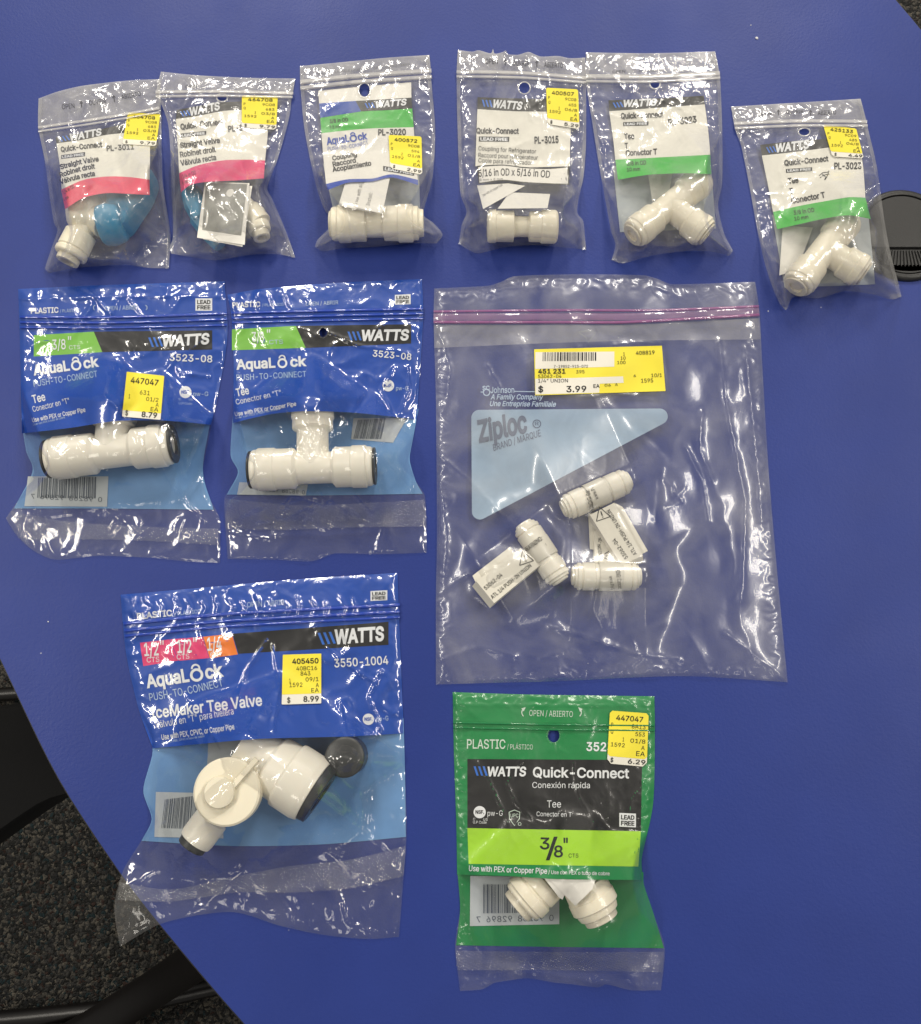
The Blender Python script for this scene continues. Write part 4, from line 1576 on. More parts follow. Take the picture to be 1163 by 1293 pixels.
b6 = Bag('zip_bag', 'rightmost small clear zip bag, green stripe, corner resting on the black cap', F6,
         top=[(58, 110), (300, 95), (550, 80), (788, 65)], right=[(788, 65), (825, 215), (880, 450), (922, 750), (960, 950), (1000, 1100), (1018, 1180)],
         left=[(58, 110), (80, 235), (115, 330), (160, 550), (205, 800), (250, 1000), (300, 1150), (335, 1225)],
         bottom=[(335, 1225), (372, 1252), (410, 1182), (550, 1188), (700, 1150), (850, 1165), (960, 1195), (1018, 1180)], group=GS,
         contents=((415, 1138, 725, 730, 105), (600, 925, 818, 1056, 103)), seed=41, base=over_cap, holes=((470, 252, 29, 19),), wr=(0.65, 30, 0.18, 12),
         creases=(([(640, 450), (690, 560), (680, 700)], 0.5, 1.5), ([(320, 560), (430, 520), (640, 560)], 0.4, 1.5), ([(230, 610), (400, 600), (480, 660)], 0.4, 1.5), ([(220, 660), (300, 860), (340, 1040)], 0.6, 1.8), ([(420, 970), (410, 1060), (520, 1140)], 0.5, 1.6), ([(640, 960), (740, 1000), (830, 1020)], 0.45, 1.5), ([(820, 720), (880, 860), (900, 1050)], 0.6, 1.7), ([(850, 300), (870, 480), (860, 660)], 0.5, 1.8), ([(300, 1130), (360, 1200), (420, 1110)], 0.6, 1.6)),
         flat=([(577, 212), (762, 235), (805, 400), (628, 390)],))
s = b6.under()
hd = b6.over(0.0001)
s.patch([(232, 385), (420, 365), (610, 340), (780, 322)], [(295, 703), (450, 667), (600, 640), (720, 620), (815, 622)], [(232, 385), (268, 560), (295, 703)], [(780, 322), (802, 450), (815, 622)], 'ivory')
s.band([(222, 325), (400, 305), (605, 290), (770, 272)], [(232, 385), (420, 365), (610, 340), (780, 322)], 'black_print')
s.band([(295, 703), (450, 667), (600, 640), (720, 620), (815, 622)], [(318, 800), (450, 770), (600, 737), (720, 722), (845, 742)], 'green')
s.text('WATTS', (315, 366), (503, 341), 44, 'print_white', 3, 0.035, 0.22)
logo_stripes(s, (265, 372), (318, 364), 34)
s.text('Quick-Connect', (360, 442), (608, 416), 30, 'ink', 3, 0.028)
lead_box(s, [(368, 461), (515, 451), (515, 471), (368, 482)], 'ink', 'print_white')
s.text('PL-3023', (640, 462), (793, 460), 36, 'ink', 3, 0.028)
for p in ([(555, 498), (575, 482), (605, 478)], [(560, 510), (580, 495), (612, 490)], [(590, 520), (600, 500), (610, 470)], [(585, 522), (592, 506), (572, 490)]):
    s.line(p, 5, 'ink', 3)
s.text('Tee', (382, 545), (440, 536), 32, 'ink', 3, 0.028)
s.text('T', (390, 602), (410, 599), 32, 'ink', 3, 0.028)
s.text('Conector T', (400, 656), (590, 620), 31, 'ink', 3, 0.028)
s.text('3/8 in OD', (412, 719), (528, 701), 23, 'ink', 3, 0.01)
s.text('10 mm', (416, 751), (495, 739), 20, 'ink', 3, 0.01)
hd.text('OPEN', (215, 163), (285, 156), 16, 'ink')
hd.text('OUVRIR', (370, 150), (465, 146), 20, 'ink')
hd.text('ABIERTO', (548, 157), (650, 153), 24, 'ink')
up_arrow(hd, (325, 142), 32)
up_arrow(hd, (507, 145), 32)
s.build('printed_label', b6.root)
hd.build('header_print', b6.root)
b6.ridge('zip_track', [([(78, 207), (450, 192), (825, 196)], 22, 1.0, None), ([(80, 232), (450, 217), (828, 218)], 18, 0.9, None)], 'zip_white')
b6.sticker([(577, 212), (763, 233), (806, 402), (628, 390)], small_lines('425133', '9C09', '485', '04/8', '1', '4.49'))
bk = b6.back()
bk.patch([(290, 720), (830, 700)], [(360, 1130), (870, 1110)], [(290, 720), (360, 1130)], [(830, 700), (870, 1110)], 'back_panel')
bk.build('back_panel', b6.root)
tee(F6, (428, 1118), (715, 745), (585, 915), (800, 1045), 94, 'cream tee connector in the rightmost small bag', ends=(0.30, 0.26, 0.5), neck=0.80)
paper('leaflet', F6, [[(350, 780), (520, 790), (430, 1030), (330, 1060)]], 'white leaflet left of the tee in the rightmost small bag', z0=0.002)

# the header flap of each small bag is a little milkier than the rest
for b_, zl in ((b1, [(38, 380), (400, 327), (748, 268)]), (b2, [(34, 185), (450, 181), (895, 192)]), (b3, [(44, 212), (400, 174), (836, 146)]),
               (b4, [(31, 192), (400, 198), (785, 228)]), (b5, [(46, 194), (400, 196), (810, 176)]), (b6, [(78, 210), (450, 195), (824, 199)])):
    tp = [((p[0] - b_.ox) * b_.s, (p[1] - b_.oy) * b_.s) for p in b_.T]
    s = b_.back(2.5)
    s.band(tp, zl, 'film_veil')
    s.build('header_flap', b_.root)

# ================================================================== BLUE POUCHES
GB = 'blue printed zip pouches'


def crimp_band(b, top, bottom, mat='crimp'):
    s = b.over(0.00015, 2.5)
    s.band(top, bottom, mat)
    s.build('heat_seal', b.root)


# ---- left pouch
FB1 = (987 / 290, 0, 340)
BT1 = [(78, 85), (400, 70), (700, 60), (965, 52)]
p1 = Bag('zip_pouch', 'blue zip pouch with yellow price sticker and green corner, middle left', FB1,
         top=BT1, right=[(965, 52), (978, 280), (945, 500), (908, 680), (872, 860), (880, 950), (920, 1020), (945, 1080), (945, 1262)],
         left=[(78, 85), (85, 300), (95, 600), (112, 780), (145, 868), (100, 960), (25, 1070)],
         bottom=[(25, 1070), (70, 1140), (140, 1205), (240, 1248), (420, 1232), (650, 1240), (800, 1255), (945, 1262)], group=GB, step=1.8, filmmat='film_print',
         contents=((195, 818, 760, 750, 98), (480, 770, 494, 605, 94)), seed=55, puff=0.0026, wr=(0.85, 34, 0.20, 13), ex=1.15, crinkle=0.25, holes=(), lim=1.0,
         creases=(([(355, 70), (420, 130), (470, 190)], 0.8, 1.8), ([(500, 130), (480, 190)], 0.7, 1.6), ([(560, 130), (610, 200)], 0.7, 1.6), ([(760, 420), (780, 450), (900, 460)], 0.7, 1.6), ([(440, 540), (560, 640), (600, 760)], 0.6, 1.7), ([(740, 690), (800, 880), (890, 640)], 0.7, 1.6), ([(700, 860), (760, 960), (880, 1080)], 0.7, 1.8), ([(330, 740), (380, 850), (470, 870)], 0.5, 1.5), ([(480, 1110), (520, 1060), (600, 1130)], 0.5, 1.6), ([(800, 1080), (780, 1130), (830, 1140)], 0.5, 1.5), ([(85, 130), (480, 118), (960, 118)], 0.5, 1.6)),
         flat=([(545, 440), (706, 458), (690, 645), (525, 632)],), calm=((300, 450, 170, 0.35),))
s = p1.under(2.2)
s.patch(BT1, [(95, 705), (300, 682), (500, 652), (700, 650), (908, 668)], [(78, 85), (85, 300), (95, 705)], [(965, 52), (978, 280), (945, 500), (908, 668)], 'pack_blue', 0)
s.quad((145, 283), (403, 268), (440, 356), (145, 375), 'band_green', 1)
s.quad((403, 268), (912, 262), (912, 345), (440, 356), 'black_print', 1)
s.text('3/8', (225, 345), (283, 343), 42, 'print_white', 3, 0.01)
s.text('"', (292, 330), (306, 330), 42, 'print_white', 3)
s.text('CTS', (297, 345), (345, 342), 17, 'print_white', 3)
logo_stripes(s, (645, 335), (704, 331), 42)
s.text('WATTS', (700, 331), (902, 319), 43, 'print_white', 3, 0.035, 0.15)
s.text('PLASTIC', (133, 190), (252, 186), 23, 'print_white', 3, 0.02)
s.text('/ PLÁSTICO', (258, 186), (345, 182), 13, 'print_pale', 3)
s.text('OPEN / ABRIR', (450, 177), (590, 172), 18, 'print_pale', 3)
s.ring((412, 165), 12, 3, 'print_pale', 3, 120, 260)
s.ring((622, 165), 12, 3, 'print_pale', 3, -80, 60)
lead_box(s, [(840, 125), (912, 125), (912, 178), (840, 178)], 'print_white', 'ink', True, 1)
s.text('3523-08', (728, 392), (912, 400), 29, 'print_white', 3, 0.015)
aqualock(s, (145, 455), (427, 416), 52, 'print_white')
s.text('PUSH-TO-CONNECT', (146, 505), (420, 462), 27, 'print_pale', 3, 0.0)
s.text('Tee', (143, 576), (197, 563), 34, 'print_white', 3, 0.015)
s.text('Conector en "T"', (143, 613), (300, 575), 24, 'print_white', 3)
s.text('Use with PEX or Copper Pipe', (140, 658), (368, 612), 19, 'print_white', 3, 0.01)
s.text('Usar con PEX o tubo de cobre', (143, 672), (280, 640), 9, 'print_pale', 3)
nsf(s, (797, 528), 26, 'print_white', 'pack_blue')
s.text('pw-G', (830, 545), (895, 545), 19, 'print_pale', 3)
s.text('C        US', (768, 562), (830, 564), 9, 'print_pale', 3)
s.text('U.P Code', (768, 580), (825, 582), 9, 'print_pale', 3)
s.build('printed_label', p1.root)
p1.ridge('zip_track', [([(85, 205), (500, 206), (974, 190)], 12, 0.7, None), ([(86, 228), (500, 229), (976, 215)], 12, 0.8, None), ([(86, 250), (500, 251), (976, 240)], 10, 0.6, None)], 'zip_blue')
p1.sticker([(545, 440), (706, 458), (690, 647), (524, 633)], [(0.13, 0.235, 0.86, 0.125, '447047', 0.015), (0.40, 0.47, 0.66, 0.095, '631', 0), (0.12, 0.58, 0.16, 0.09, '1', 0), (0.58, 0.60, 0.90, 0.085, '01/2', 0), (0.84, 0.71, 0.92, 0.085, 'A', 0), (0.72, 0.82, 0.92, 0.09, 'EA', 0), (0.08, 0.965, 0.15, 0.11, '$', 0.01), (0.50, 0.965, 0.90, 0.115, '8.79', 0.018)], white=0.855, cut=0.02)
bk = p1.back()
bk.patch([(92, 640), (915, 600)], [(60, 1028), (400, 1028), (918, 1033)], [(92, 640), (112, 780), (140, 868), (60, 1028)], [(915, 600), (872, 860), (918, 1033)], 'pale_blue', 0)
q = [(120, 890), (466, 890), (460, 1020), (105, 1018)]
bk.quad(*q, 'barcode_panel', 3)
barcode(bk, [(165, 895), (418, 893), (415, 985), (160, 982)], 'barcode_bar', 5, seed=4)
bk.text('0  98268  92896  7', (438, 1000), (133, 985), 20, 'barcode_bar', 5, flip=True)
bk.build('back_panel', p1.root)
crimp_band(p1, [(45, 1040), (300, 1085), (600, 1105), (935, 1115)], [(95, 1165), (300, 1160), (600, 1165), (944, 1185)])
f, rt, z = tee(FB1, (215, 815), (738, 752), (478, 775), (492, 625), 94, 'white tee with dark end rings in the left blue pouch with a sticker', mat='white_plastic', collet='dark_collet', ends=(0.36, 0.30, 0.3), neck=0.76, col=(1, 1, 0), cr=0.88, cl=13)
# ---- right pouch
FB2 = (987 / 290, 270, 340)
BT2 = [(58, 110), (200, 85), (500, 60), (895, 42)]
p2 = Bag('zip_pouch', 'blue zip pouch with green corner and no price sticker, beside the large clear bag', FB2,
         top=BT2, right=[(895, 42), (900, 200), (882, 500), (852, 750), (838, 820), (868, 910), (908, 980), (915, 1218)],
         left=[(58, 110), (75, 200), (85, 400), (82, 620), (72, 800), (108, 870), (75, 940), (45, 990), (60, 1245)],
         bottom=[(60, 1245), (260, 1248), (420, 1255), (520, 1222), (700, 1225), (915, 1218)], group=GB, step=1.8, filmmat='film_print',
         contents=((148, 862, 702, 846, 97), (425, 800, 425, 590, 92)), seed=71, puff=0.0026, wr=(0.95, 32, 0.22, 13), ex=1.15, crinkle=0.25, holes=((470, 272, 17, 20),), lim=1.0,
         creases=(([(180, 120), (190, 170)], 0.7, 1.6), ([(240, 115), (260, 165)], 0.7, 1.6), ([(300, 110), (330, 165)], 0.7, 1.6), ([(400, 130), (430, 180)], 0.7, 1.6), ([(190, 250), (230, 330), (160, 300)], 0.6, 1.6), ([(490, 270), (620, 330), (790, 350)], 0.7, 1.6), ([(780, 420), (720, 520), (760, 600)], 0.7, 1.7), ([(830, 420), (840, 520), (800, 620)], 0.6, 1.7), ([(500, 570), (560, 640), (690, 800)], 0.7, 1.7), ([(240, 640), (330, 720), (360, 800)], 0.7, 1.6), ([(400, 640), (440, 720), (380, 800)], 0.7, 1.6), ([(820, 640), (700, 790), (780, 880), (900, 1000)], 0.8, 1.6), ([(345, 640), (370, 700), (350, 770), (400, 800)], 0.8, 1.5), ([(395, 630), (420, 690), (400, 740), (450, 800)], 0.8, 1.5), ([(455, 640), (470, 700), (440, 760), (500, 810)], 0.8, 1.5), ([(500, 640), (520, 720), (490, 790)], 0.8, 1.5), ([(330, 690), (430, 720), (540, 700)], 0.7, 1.5), ([(320, 760), (420, 770), (520, 760), (600, 790)], 0.8, 1.5), ([(200, 660), (240, 740), (230, 800)], 0.7, 1.5), ([(270, 650), (290, 720), (330, 770)], 0.7, 1.5), ([(300, 1000), (330, 960), (470, 1010), (500, 980), (560, 1030)], 0.8, 1.8), ([(620, 970), (680, 1040), (720, 990)], 0.7, 1.7), ([(70, 1130), (240, 1160), (300, 1140)], 0.6, 1.7), ([(70, 1238), (400, 1246)], 0.5, 2.2)), calm=((300, 480, 130, 0.5),))
s = p2.under(2.2)
s.patch(BT2, [(82, 660), (250, 622), (400, 610), (600, 616), (875, 645)], [(58, 110), (75, 200), (85, 400), (82, 660)], [(895, 42), (900, 200), (882, 500), (872, 645)], 'pack_blue', 0)
s.quad((78, 258), (352, 243), (395, 338), (78, 348), 'band_green', 1)
s.quad((352, 243), (848, 236), (848, 319), (395, 338), 'black_print', 1)
s.text('3/8', (165, 312), (215, 312), 42, 'print_white', 3, 0.01)
s.text('"', (228, 298), (242, 298), 40, 'print_white', 3)
s.text('CTS', (238, 322), (297, 320), 18, 'print_pale', 3)
logo_stripes(s, (580, 306), (638, 305), 38)
s.text('WATTS', (636, 306), (840, 303), 43, 'print_white', 3, 0.035, 0.15)
s.text('PLASTIC', (80, 164), (200, 160), 21, 'print_white', 3, 0.02)
s.text('/ PLÁSTICO', (208, 160), (300, 156), 12, 'print_pale', 3)
s.text('OPEN / ABRIR', (395, 157), (535, 150), 16, 'print_pale', 3)
lead_box(s, [(778, 110), (846, 107), (846, 150), (778, 152)], 'print_white', 'ink', True, 1)
s.text('3523-08', (682, 374), (848, 390), 27, 'print_white', 3, 0.015)
aqualock(s, (97, 430), (400, 414), 50, 'print_white')
s.text('PUSH-TO-CONNECT', (98, 478), (398, 462), 25, 'print_pale', 3)
s.text('Tee', (99, 546), (153, 535), 32, 'print_white', 3, 0.015)
s.text('Conector en "T"', (97, 582), (290, 540), 23, 'print_white', 3)
s.text('Use with PEX or Copper Pipe', (92, 632), (355, 586), 18, 'print_white', 3, 0.01)
s.text('Usar con PEX o tubo de cobre', (94, 644), (280, 604), 8, 'print_pale', 3)
nsf(s, (750, 500), 25, 'print_white', 'pack_blue')
s.text('pw-G', (783, 520), (835, 520), 18, 'print_pale', 3)
s.build('printed_label', p2.root)
p2.ridge('zip_track', [([(75, 188), (480, 178), (900, 170)], 12, 0.7, None), ([(77, 210), (480, 200), (900, 190)], 12, 0.8, None), ([(78, 230), (480, 220), (900, 211)], 10, 0.6, None)], 'zip_blue')
bk = p2.back()
bk.patch([(84, 600), (880, 600)], [(55, 968), (400, 972), (898, 965)], [(84, 600), (72, 800), (104, 870), (72, 940), (55, 968)], [(880, 600), (852, 750), (842, 820), (868, 910), (898, 965)], 'pale_blue', 0)
bk.quad((600, 640), (830, 640), (770, 745), (590, 730), 'barcode_panel', 3)
bk.quad((110, 915), (405, 925), (395, 972), (100, 968), 'barcode_panel', 3)
barcode(bk, [(620, 648), (740, 640), (720, 730), (600, 728)], 'barcode_bar', 5, seed=9)
bk.text('0  98268  92896  7', (390, 968), (180, 950), 18, 'barcode_bar', 5, flip=True)
bk.build('back_panel', p2.root)
crimp_band(p2, [(50, 985), (300, 1010), (550, 1010), (908, 990)], [(55, 1115), (300, 1120), (550, 1110), (913, 1105)])
tee(FB2, (165, 862), (685, 846), (425, 850), (425, 600), 92, 'white tee with dark end rings in the blue pouch without a sticker', mat='white_plastic', collet='dark_collet', ends=(0.35, 0.31, 0.35), neck=0.74, col=(1, 1, 0), cr=0.88, cl=11)

# ---- lower pouch
FI = (1029 / 390, 140, 710)
BTI = [(32, 108), (300, 85), (600, 58), (955, 35)]
p3 = Bag('zip_pouch', 'large blue zip pouch with pink and orange corner tiles, lower left', FI,
         top=BTI, right=[(955, 35), (965, 300), (972, 500), (980, 700), (985, 900), (975, 1050), (960, 1248)],
         left=[(32, 108), (50, 300), (90, 480), (140, 620), (108, 760), (138, 855), (100, 930), (40, 1030), (12, 1150), (30, 1280)],
         bottom=[(30, 1280), (180, 1200), (400, 1165), (560, 1210), (700, 1240), (850, 1255), (960, 1248)], group=GB, step=2.0, filmmat='film_print',
         contents=((450, 620, 660, 760, 108), (385, 765, 390, 770, 112), (360, 830, 285, 925, 62), (780, 650, 780, 655, 70)), seed=90, puff=0.003, wr=(0.9, 36, 0.20, 14), ex=1.15, crinkle=0.25, lim=1.0, holes=(),
         creases=tuple(([(x, 115 + (k % 3) * 8), (x + 12 + 8 * (k % 2), 150), (x + 4, 178)], 0.7, 1.5) for k, x in enumerate(range(70, 860, 46))) + (
             ([(520, 260), (450, 360), (420, 480)], 0.7, 1.7), ([(540, 270), (560, 400), (540, 560)], 0.6, 1.7), ([(250, 440), (310, 520), (370, 620)], 0.6, 1.5), ([(720, 280), (770, 330), (880, 400)], 0.6, 1.6), ([(900, 360), (860, 450), (900, 560)], 0.7, 1.6), ([(760, 470), (780, 560), (840, 640), (800, 720)], 0.8, 1.7), ([(680, 780), (780, 850), (920, 960)], 0.7, 1.7), ([(870, 900), (860, 700), (890, 560)], 0.5, 1.6), ([(400, 620), (390, 740), (420, 800)], 0.5, 1.5), ([(240, 640), (300, 680), (330, 640)], 0.6, 1.6), ([(600, 960), (680, 930), (760, 980)], 0.6, 1.7), ([(555, 1100), (600, 1170), (610, 1230)], 0.6, 1.6), ([(760, 1090), (790, 1200), (880, 1230)], 0.7, 1.6), ([(890, 1060), (850, 1090), (830, 1060)], 0.7, 1.5), ([(60, 1085), (200, 1000), (330, 900)], 0.5, 1.8), ([(620, 700), (700, 740), (730, 700)], 0.5, 1.5)),
         flat=([(573, 308), (700, 305), (700, 470), (570, 474)],), calm=((250, 430, 120, 0.6),))
s = p3.under(2.4)
s.patch(BTI, [(140, 620), (330, 602), (500, 588), (800, 580), (976, 570)], [(32, 108), (50, 300), (90, 480), (140, 620)], [(955, 35), (965, 300), (976, 570)], 'pack_blue', 0)
s.quad((97, 268), (195, 257), (225, 327), (108, 346), 'magenta', 1)
s.quad((197, 257), (305, 248), (328, 319), (227, 328), 'magenta', 1)
s.quad((307, 248), (403, 238), (423, 307), (330, 320), 'orange', 1)
s.quad((405, 238), (925, 198), (925, 275), (425, 305), 'black_print', 1)
for t, x, y, u, ux in (('1/2', 112, 312, 'CTS', 120), ('1/2', 222, 302, 'CTS', 220), ('1/4', 322, 294, 'OD', 332)):
    s.text(t, (x, y), (x + 48, y - 3), 42, 'print_white', 3, 0.015)
    s.text('"', (x + 52, y - 12), (x + 64, y - 12), 40, 'print_white', 3)
    s.text(u, (ux, y + 22), (ux + 42 - (6 if u == 'OD' else 0), y + 19), 17, 'print_white', 3)
logo_stripes(s, (697, 275), (752, 270), 40)
s.text('WATTS', (748, 271), (912, 259), 44, 'print_white', 3, 0.035, 0.1)
s.text('PLASTIC', (88, 190), (205, 178), 20, 'print_white', 3, 0.02)
s.text('/ PLÁSTICO', (212, 178), (300, 168), 12, 'print_pale', 3)
s.text('OPEN / ABRIR', (455, 150), (578, 141), 17, 'print_pale', 3)
lead_box(s, [(865, 96), (921, 93), (921, 126), (865, 129)], 'print_white', 'ink', True, 1)
s.text('3550-1004', (745, 350), (925, 339), 27, 'print_white', 3, 0.015)
aqualock(s, (120, 418), (377, 378), 52, 'print_white')
s.text('PUSH-TO-CONNECT', (130, 462), (375, 412), 25, 'print_pale', 3, mid=(252, 440))
s.text('IceMaker Tee Valve', (135, 520), (505, 476), 36, 'print_white', 3, 0.02)
s.text('Válvula en "T" para hielera', (150, 553), (410, 506), 23, 'print_white', 3)
s.text('Use with PEX, CPVC, or Copper Pipe', (170, 592), (412, 556), 18, 'print_white', 3, 0.01)
s.text('Usar con PEX, CPVC o tubo de cobre', (172, 604), (312, 582), 7, 'print_pale', 3)
nsf(s, (858, 523), 19, 'print_white', 'pack_blue')
s.text('pw-G', (884, 530), (925, 527), 16, 'print_pale', 3)
s.build('printed_label', p3.root)
p3.ridge('zip_track', [([(42, 205), (400, 172), (962, 142)], 12, 0.7, None), ([(45, 228), (400, 195), (962, 165)], 12, 0.8, None), ([(46, 246), (400, 213), (963, 183)], 10, 0.6, None)], 'zip_blue')
p3.sticker([(573, 308), (701, 304), (701, 470), (569, 474)], [(0.25, 0.19, 0.93, 0.10, '405450', 0.018), (0.36, 0.325, 0.89, 0.08, '40BC16', 0), (0.47, 0.43, 0.72, 0.08, '843', 0), (0.18, 0.56, 0.22, 0.075, '1', 0), (0.60, 0.55, 0.93, 0.08, '09/1', 0), (0.19, 0.655, 0.52, 0.085, '1592', 0), (0.86, 0.67, 0.94, 0.08, 'A', 0), (0.75, 0.775, 0.94, 0.085, 'EA', 0), (0.14, 0.965, 0.22, 0.10, '$', 0.012), (0.55, 0.955, 0.94, 0.105, '8.99', 0.018)], white=0.80, cut=0.015)
bk = p3.back()
bk.patch([(135, 560), (975, 520)], [(102, 928), (400, 945), (700, 940), (983, 915)], [(135, 560), (138, 640), (108, 760), (136, 855), (102, 928)], [(975, 520), (980, 700), (983, 915)], 'pale_blue', 0)
bk.quad((150, 765), (375, 770), (375, 920), (145, 915), 'barcode_panel', 3)
bk.quad((325, 600), (560, 580), (560, 800), (320, 690), 'barcode_panel', 3)
barcode(bk, [(180, 790), (330, 772), (325, 890), (168, 885)], 'barcode_bar', 5, seed=14)
bk.build('back_panel', p3.root)
crimp_band(p3, [(28, 1065), (200, 1090), (420, 1045), (600, 1012), (800, 990), (983, 945)], [(22, 1125), (200, 1130), (420, 1100), (600, 1100), (800, 1085), (976, 1045)])
f = Solid(FI, root('ice_maker_valve', 'cream tee valve with a round pointer handle in the lower left pouch', 'valve', P(310, 990, 0.0006)))
k = mpp(300, 990) / FI[0]
R = 105 * k
z = R + 0.0008
f.lathe('body', (440, 610), (675, 762), [(0, 0), (0, 84), (.38, 86), (.42, 100), (.62, 103), (.63, 110), (.66, 112), (.92, 112), (1, 106), (1, 0)], 'white_plastic', z)
f.lathe('collet', (672, 760), (700, 780), [(0, 0), (0, 100), (.1, 102), (1, 98), (1, 58), (.3, 58), (.3, 0)], 'dark_collet', z)
f.lathe('body_neck', (530, 665), (390, 740), [(0, 0), (0, 70), (1, 66), (1, 0)], 'white_plastic', z)
f.lathe('outlet', (385, 790), (280, 930), [(0, 0), (0, 50), (.45, 52), (.47, 58), (.9, 58), (1, 55), (1, 0)], 'white_plastic', z * .75)
f.lathe('outlet_collet', (282, 927), (266, 950), [(0, 0), (0, 50), (1, 48), (1, 30), (.3, 30), (.3, 0)], 'dark_collet', z * .75)
hp = f.z((385, 765))


def updisc(name, c, r, z0, z1, mat, inset=0.06):
    pc = f.z(c)
    cc = P(*pc, z1)
    V, F = [], []
    seg = 48
    rr = r * k
    for rad, zz in ((rr, z0), (rr, z1 - 0.0008), (rr * (1 - inset), z1), (rr * 0.001, z1)):
        for j in range(seg):
            a = 2 * math.pi * j / seg
            V.append((cc[0] + rad * math.cos(a), cc[1] + rad * math.sin(a), zz))
    for i in range(3):
        for j in range(seg):
            j2 = (j + 1) % seg
            F.append((i * seg + j, i * seg + j2, (i + 1) * seg + j2, (i + 1) * seg + j))
    return mesh_obj(name, V, F, [mat], None, f.rt, angle=40, recalc=True)


zt = 2 * R
updisc('end_cap', (778, 650), 64, 0.001, R * 1.25, 'dark_collet', 0.12)
updisc('handle', (385, 765), 104, zt - 0.006, zt + 0.001, 'cream_plastic')
updisc('handle_boss', (360, 768), 48, zt + 0.0009, zt + 0.0036, 'cream_plastic')
a, b = np.array(P(*f.z((378, 778)), zt + .003)), np.array(P(*f.z((485, 655)), zt + .003))
d = (b - a) / np.linalg.norm(b - a)
nn = np.array([-d[1], d[0], 0]) * 9 * k
V = []
for p in (a, b):
    for sgn, zz in ((-1.2, zt + .0005), (-.8, zt + .003), (.8, zt + .003), (1.2, zt + .0005)):
        q = p + nn * sgn
        V.append((q[0], q[1], zz))
mesh_obj('handle_pointer', V, [(0, 1, 5, 4), (1, 2, 6, 5), (2, 3, 7, 6), (0, 1, 2, 3), (4, 5, 6, 7)], ['cream_plastic'], None, f.rt, smooth=False, recalc=True)

# ================================================================== GREEN POUCH
FG = (1002 / 310, 550, 860)
BTG = [(70, 45), (400, 55), (893, 62)]
p4 = Bag('zip_pouch', 'green zip pouch with black panel and lime size band, bottom centre', FG,
         top=BTG, right=[(893, 62), (895, 200), (888, 500), (842, 720), (850, 830), (890, 950), (935, 1090), (920, 1262)],
         left=[(70, 45), (75, 300), (85, 600), (90, 800), (100, 930), (80, 1080), (100, 1265)],
         bottom=[(100, 1265), (190, 1258), (240, 1232), (300, 1222), (380, 1213), (480, 1230), (560, 1238), (660, 1250), (700, 1238), (800, 1262), (920, 1262)], step=1.8, filmmat='film_green',
         contents=((500, 760, 330, 925, 102), (570, 760, 680, 975, 103), (500, 770, 600, 780, 95)), seed=102, puff=0.003, wr=(0.35, 34, 0.14, 13), holes=((482, 222, 24, 28),), lim=1.0,
         creases=(([(180, 330), (240, 450), (300, 590)], 0.5, 1.8), ([(350, 320), (290, 420), (330, 500), (420, 590)], 0.5, 2.0), ([(560, 330), (580, 460), (680, 640)], 0.5, 2.0), ([(850, 410), (800, 480), (780, 600)], 0.5, 1.9), ([(490, 250), (520, 360), (490, 470)], 0.4, 1.8), ([(240, 820), (300, 920), (390, 970)], 0.4, 1.8), ([(840, 740), (820, 860), (900, 1030)], 0.5, 1.9), ([(260, 1180), (280, 1220)], 0.5, 1.8), ([(640, 1190), (660, 1240)], 0.5, 1.8), ([(710, 1180), (715, 1240)], 0.5, 1.8), ([(80, 95), (480, 100), (890, 98)], 0.4, 1.8)),
         flat=([(712, 122), (868, 132), (862, 348), (700, 335)],))
s = p4.under(2.2)
s.patch(BTG, [(88, 790), (300, 796), (500, 808), (846, 812)], [(70, 45), (75, 300), (85, 600), (88, 790)], [(893, 62), (895, 200), (888, 500), (842, 720), (846, 812)], 'pack_green', 0)
s.quad((130, 318), (843, 322), (838, 613), (130, 600), 'black_print', 1)
s.quad((130, 600), (838, 613), (828, 757), (135, 746), 'lime', 1)
s.text('OPEN / ABIERTO', (382, 142), (560, 147), 24, 'green_pale', 3)
s.ring((372, 128), 22, 4, 'green_pale', 3, 130, 235)
s.ring((575, 128), 22, 4, 'green_pale', 3, -55, 50)
s.poly([(350, 112), (368, 106), (360, 124)], 'green_pale', 3)
s.poly([(582, 106), (600, 114), (590, 126)], 'green_pale', 3)
s.text('PLASTIC', (128, 275), (285, 276), 37, 'green_pale', 3, 0.01)
s.text('/ PLÁSTICO', (292, 278), (397, 279), 20, 'green_pale', 3)
s.text('3523', (615, 284), (725, 286), 34, 'print_white', 3, 0.02)
logo_stripes(s, (160, 386), (215, 386), 38)
s.text('WATTS', (212, 387), (370, 387), 36, 'print_white', 3, 0.03, 0.1)
s.text('Quick-Connect', (397, 391), (790, 396), 39, 'print_white', 3, 0.02)
s.text('Conexión rápida', (395, 436), (630, 437), 24, 'print_white', 3)
s.text('Tee', (455, 516), (512, 516), 29, 'print_white', 3)
s.text('Conector en T', (412, 551), (555, 554), 19, 'print_white', 3)
nsf(s, (180, 535), 25, 'print_white', 'ink')
s.text('pw-G', (212, 550), (274, 550), 22, 'print_white', 3)
s.text('C        US', (153, 568), (212, 570), 10, 'print_white', 3)
s.text('U.P Code', (153, 581), (208, 582), 11, 'print_white', 3)
shp = [(300, 535), (322, 526), (344, 535), (342, 562), (322, 590), (302, 562), (300, 535)]
s.line(shp, 3, 'green_pale', 3)
s.text('UPC', (306, 556), (338, 556), 15, 'green_pale', 3)
s.ring((343, 583), 7, 2, 'green_pale', 3)
lead_box(s, [(750, 538), (818, 541), (818, 597), (750, 594)], 'print_white', 'ink', True, 2)
s.text('3', (425, 685), (465, 686), 46, 'ink', 3, 0.015)
s.text('/', (450, 718), (498, 718), 78, 'ink', 3, 0.01)
s.text('8', (483, 718), (520, 718), 46, 'ink', 3, 0.015)
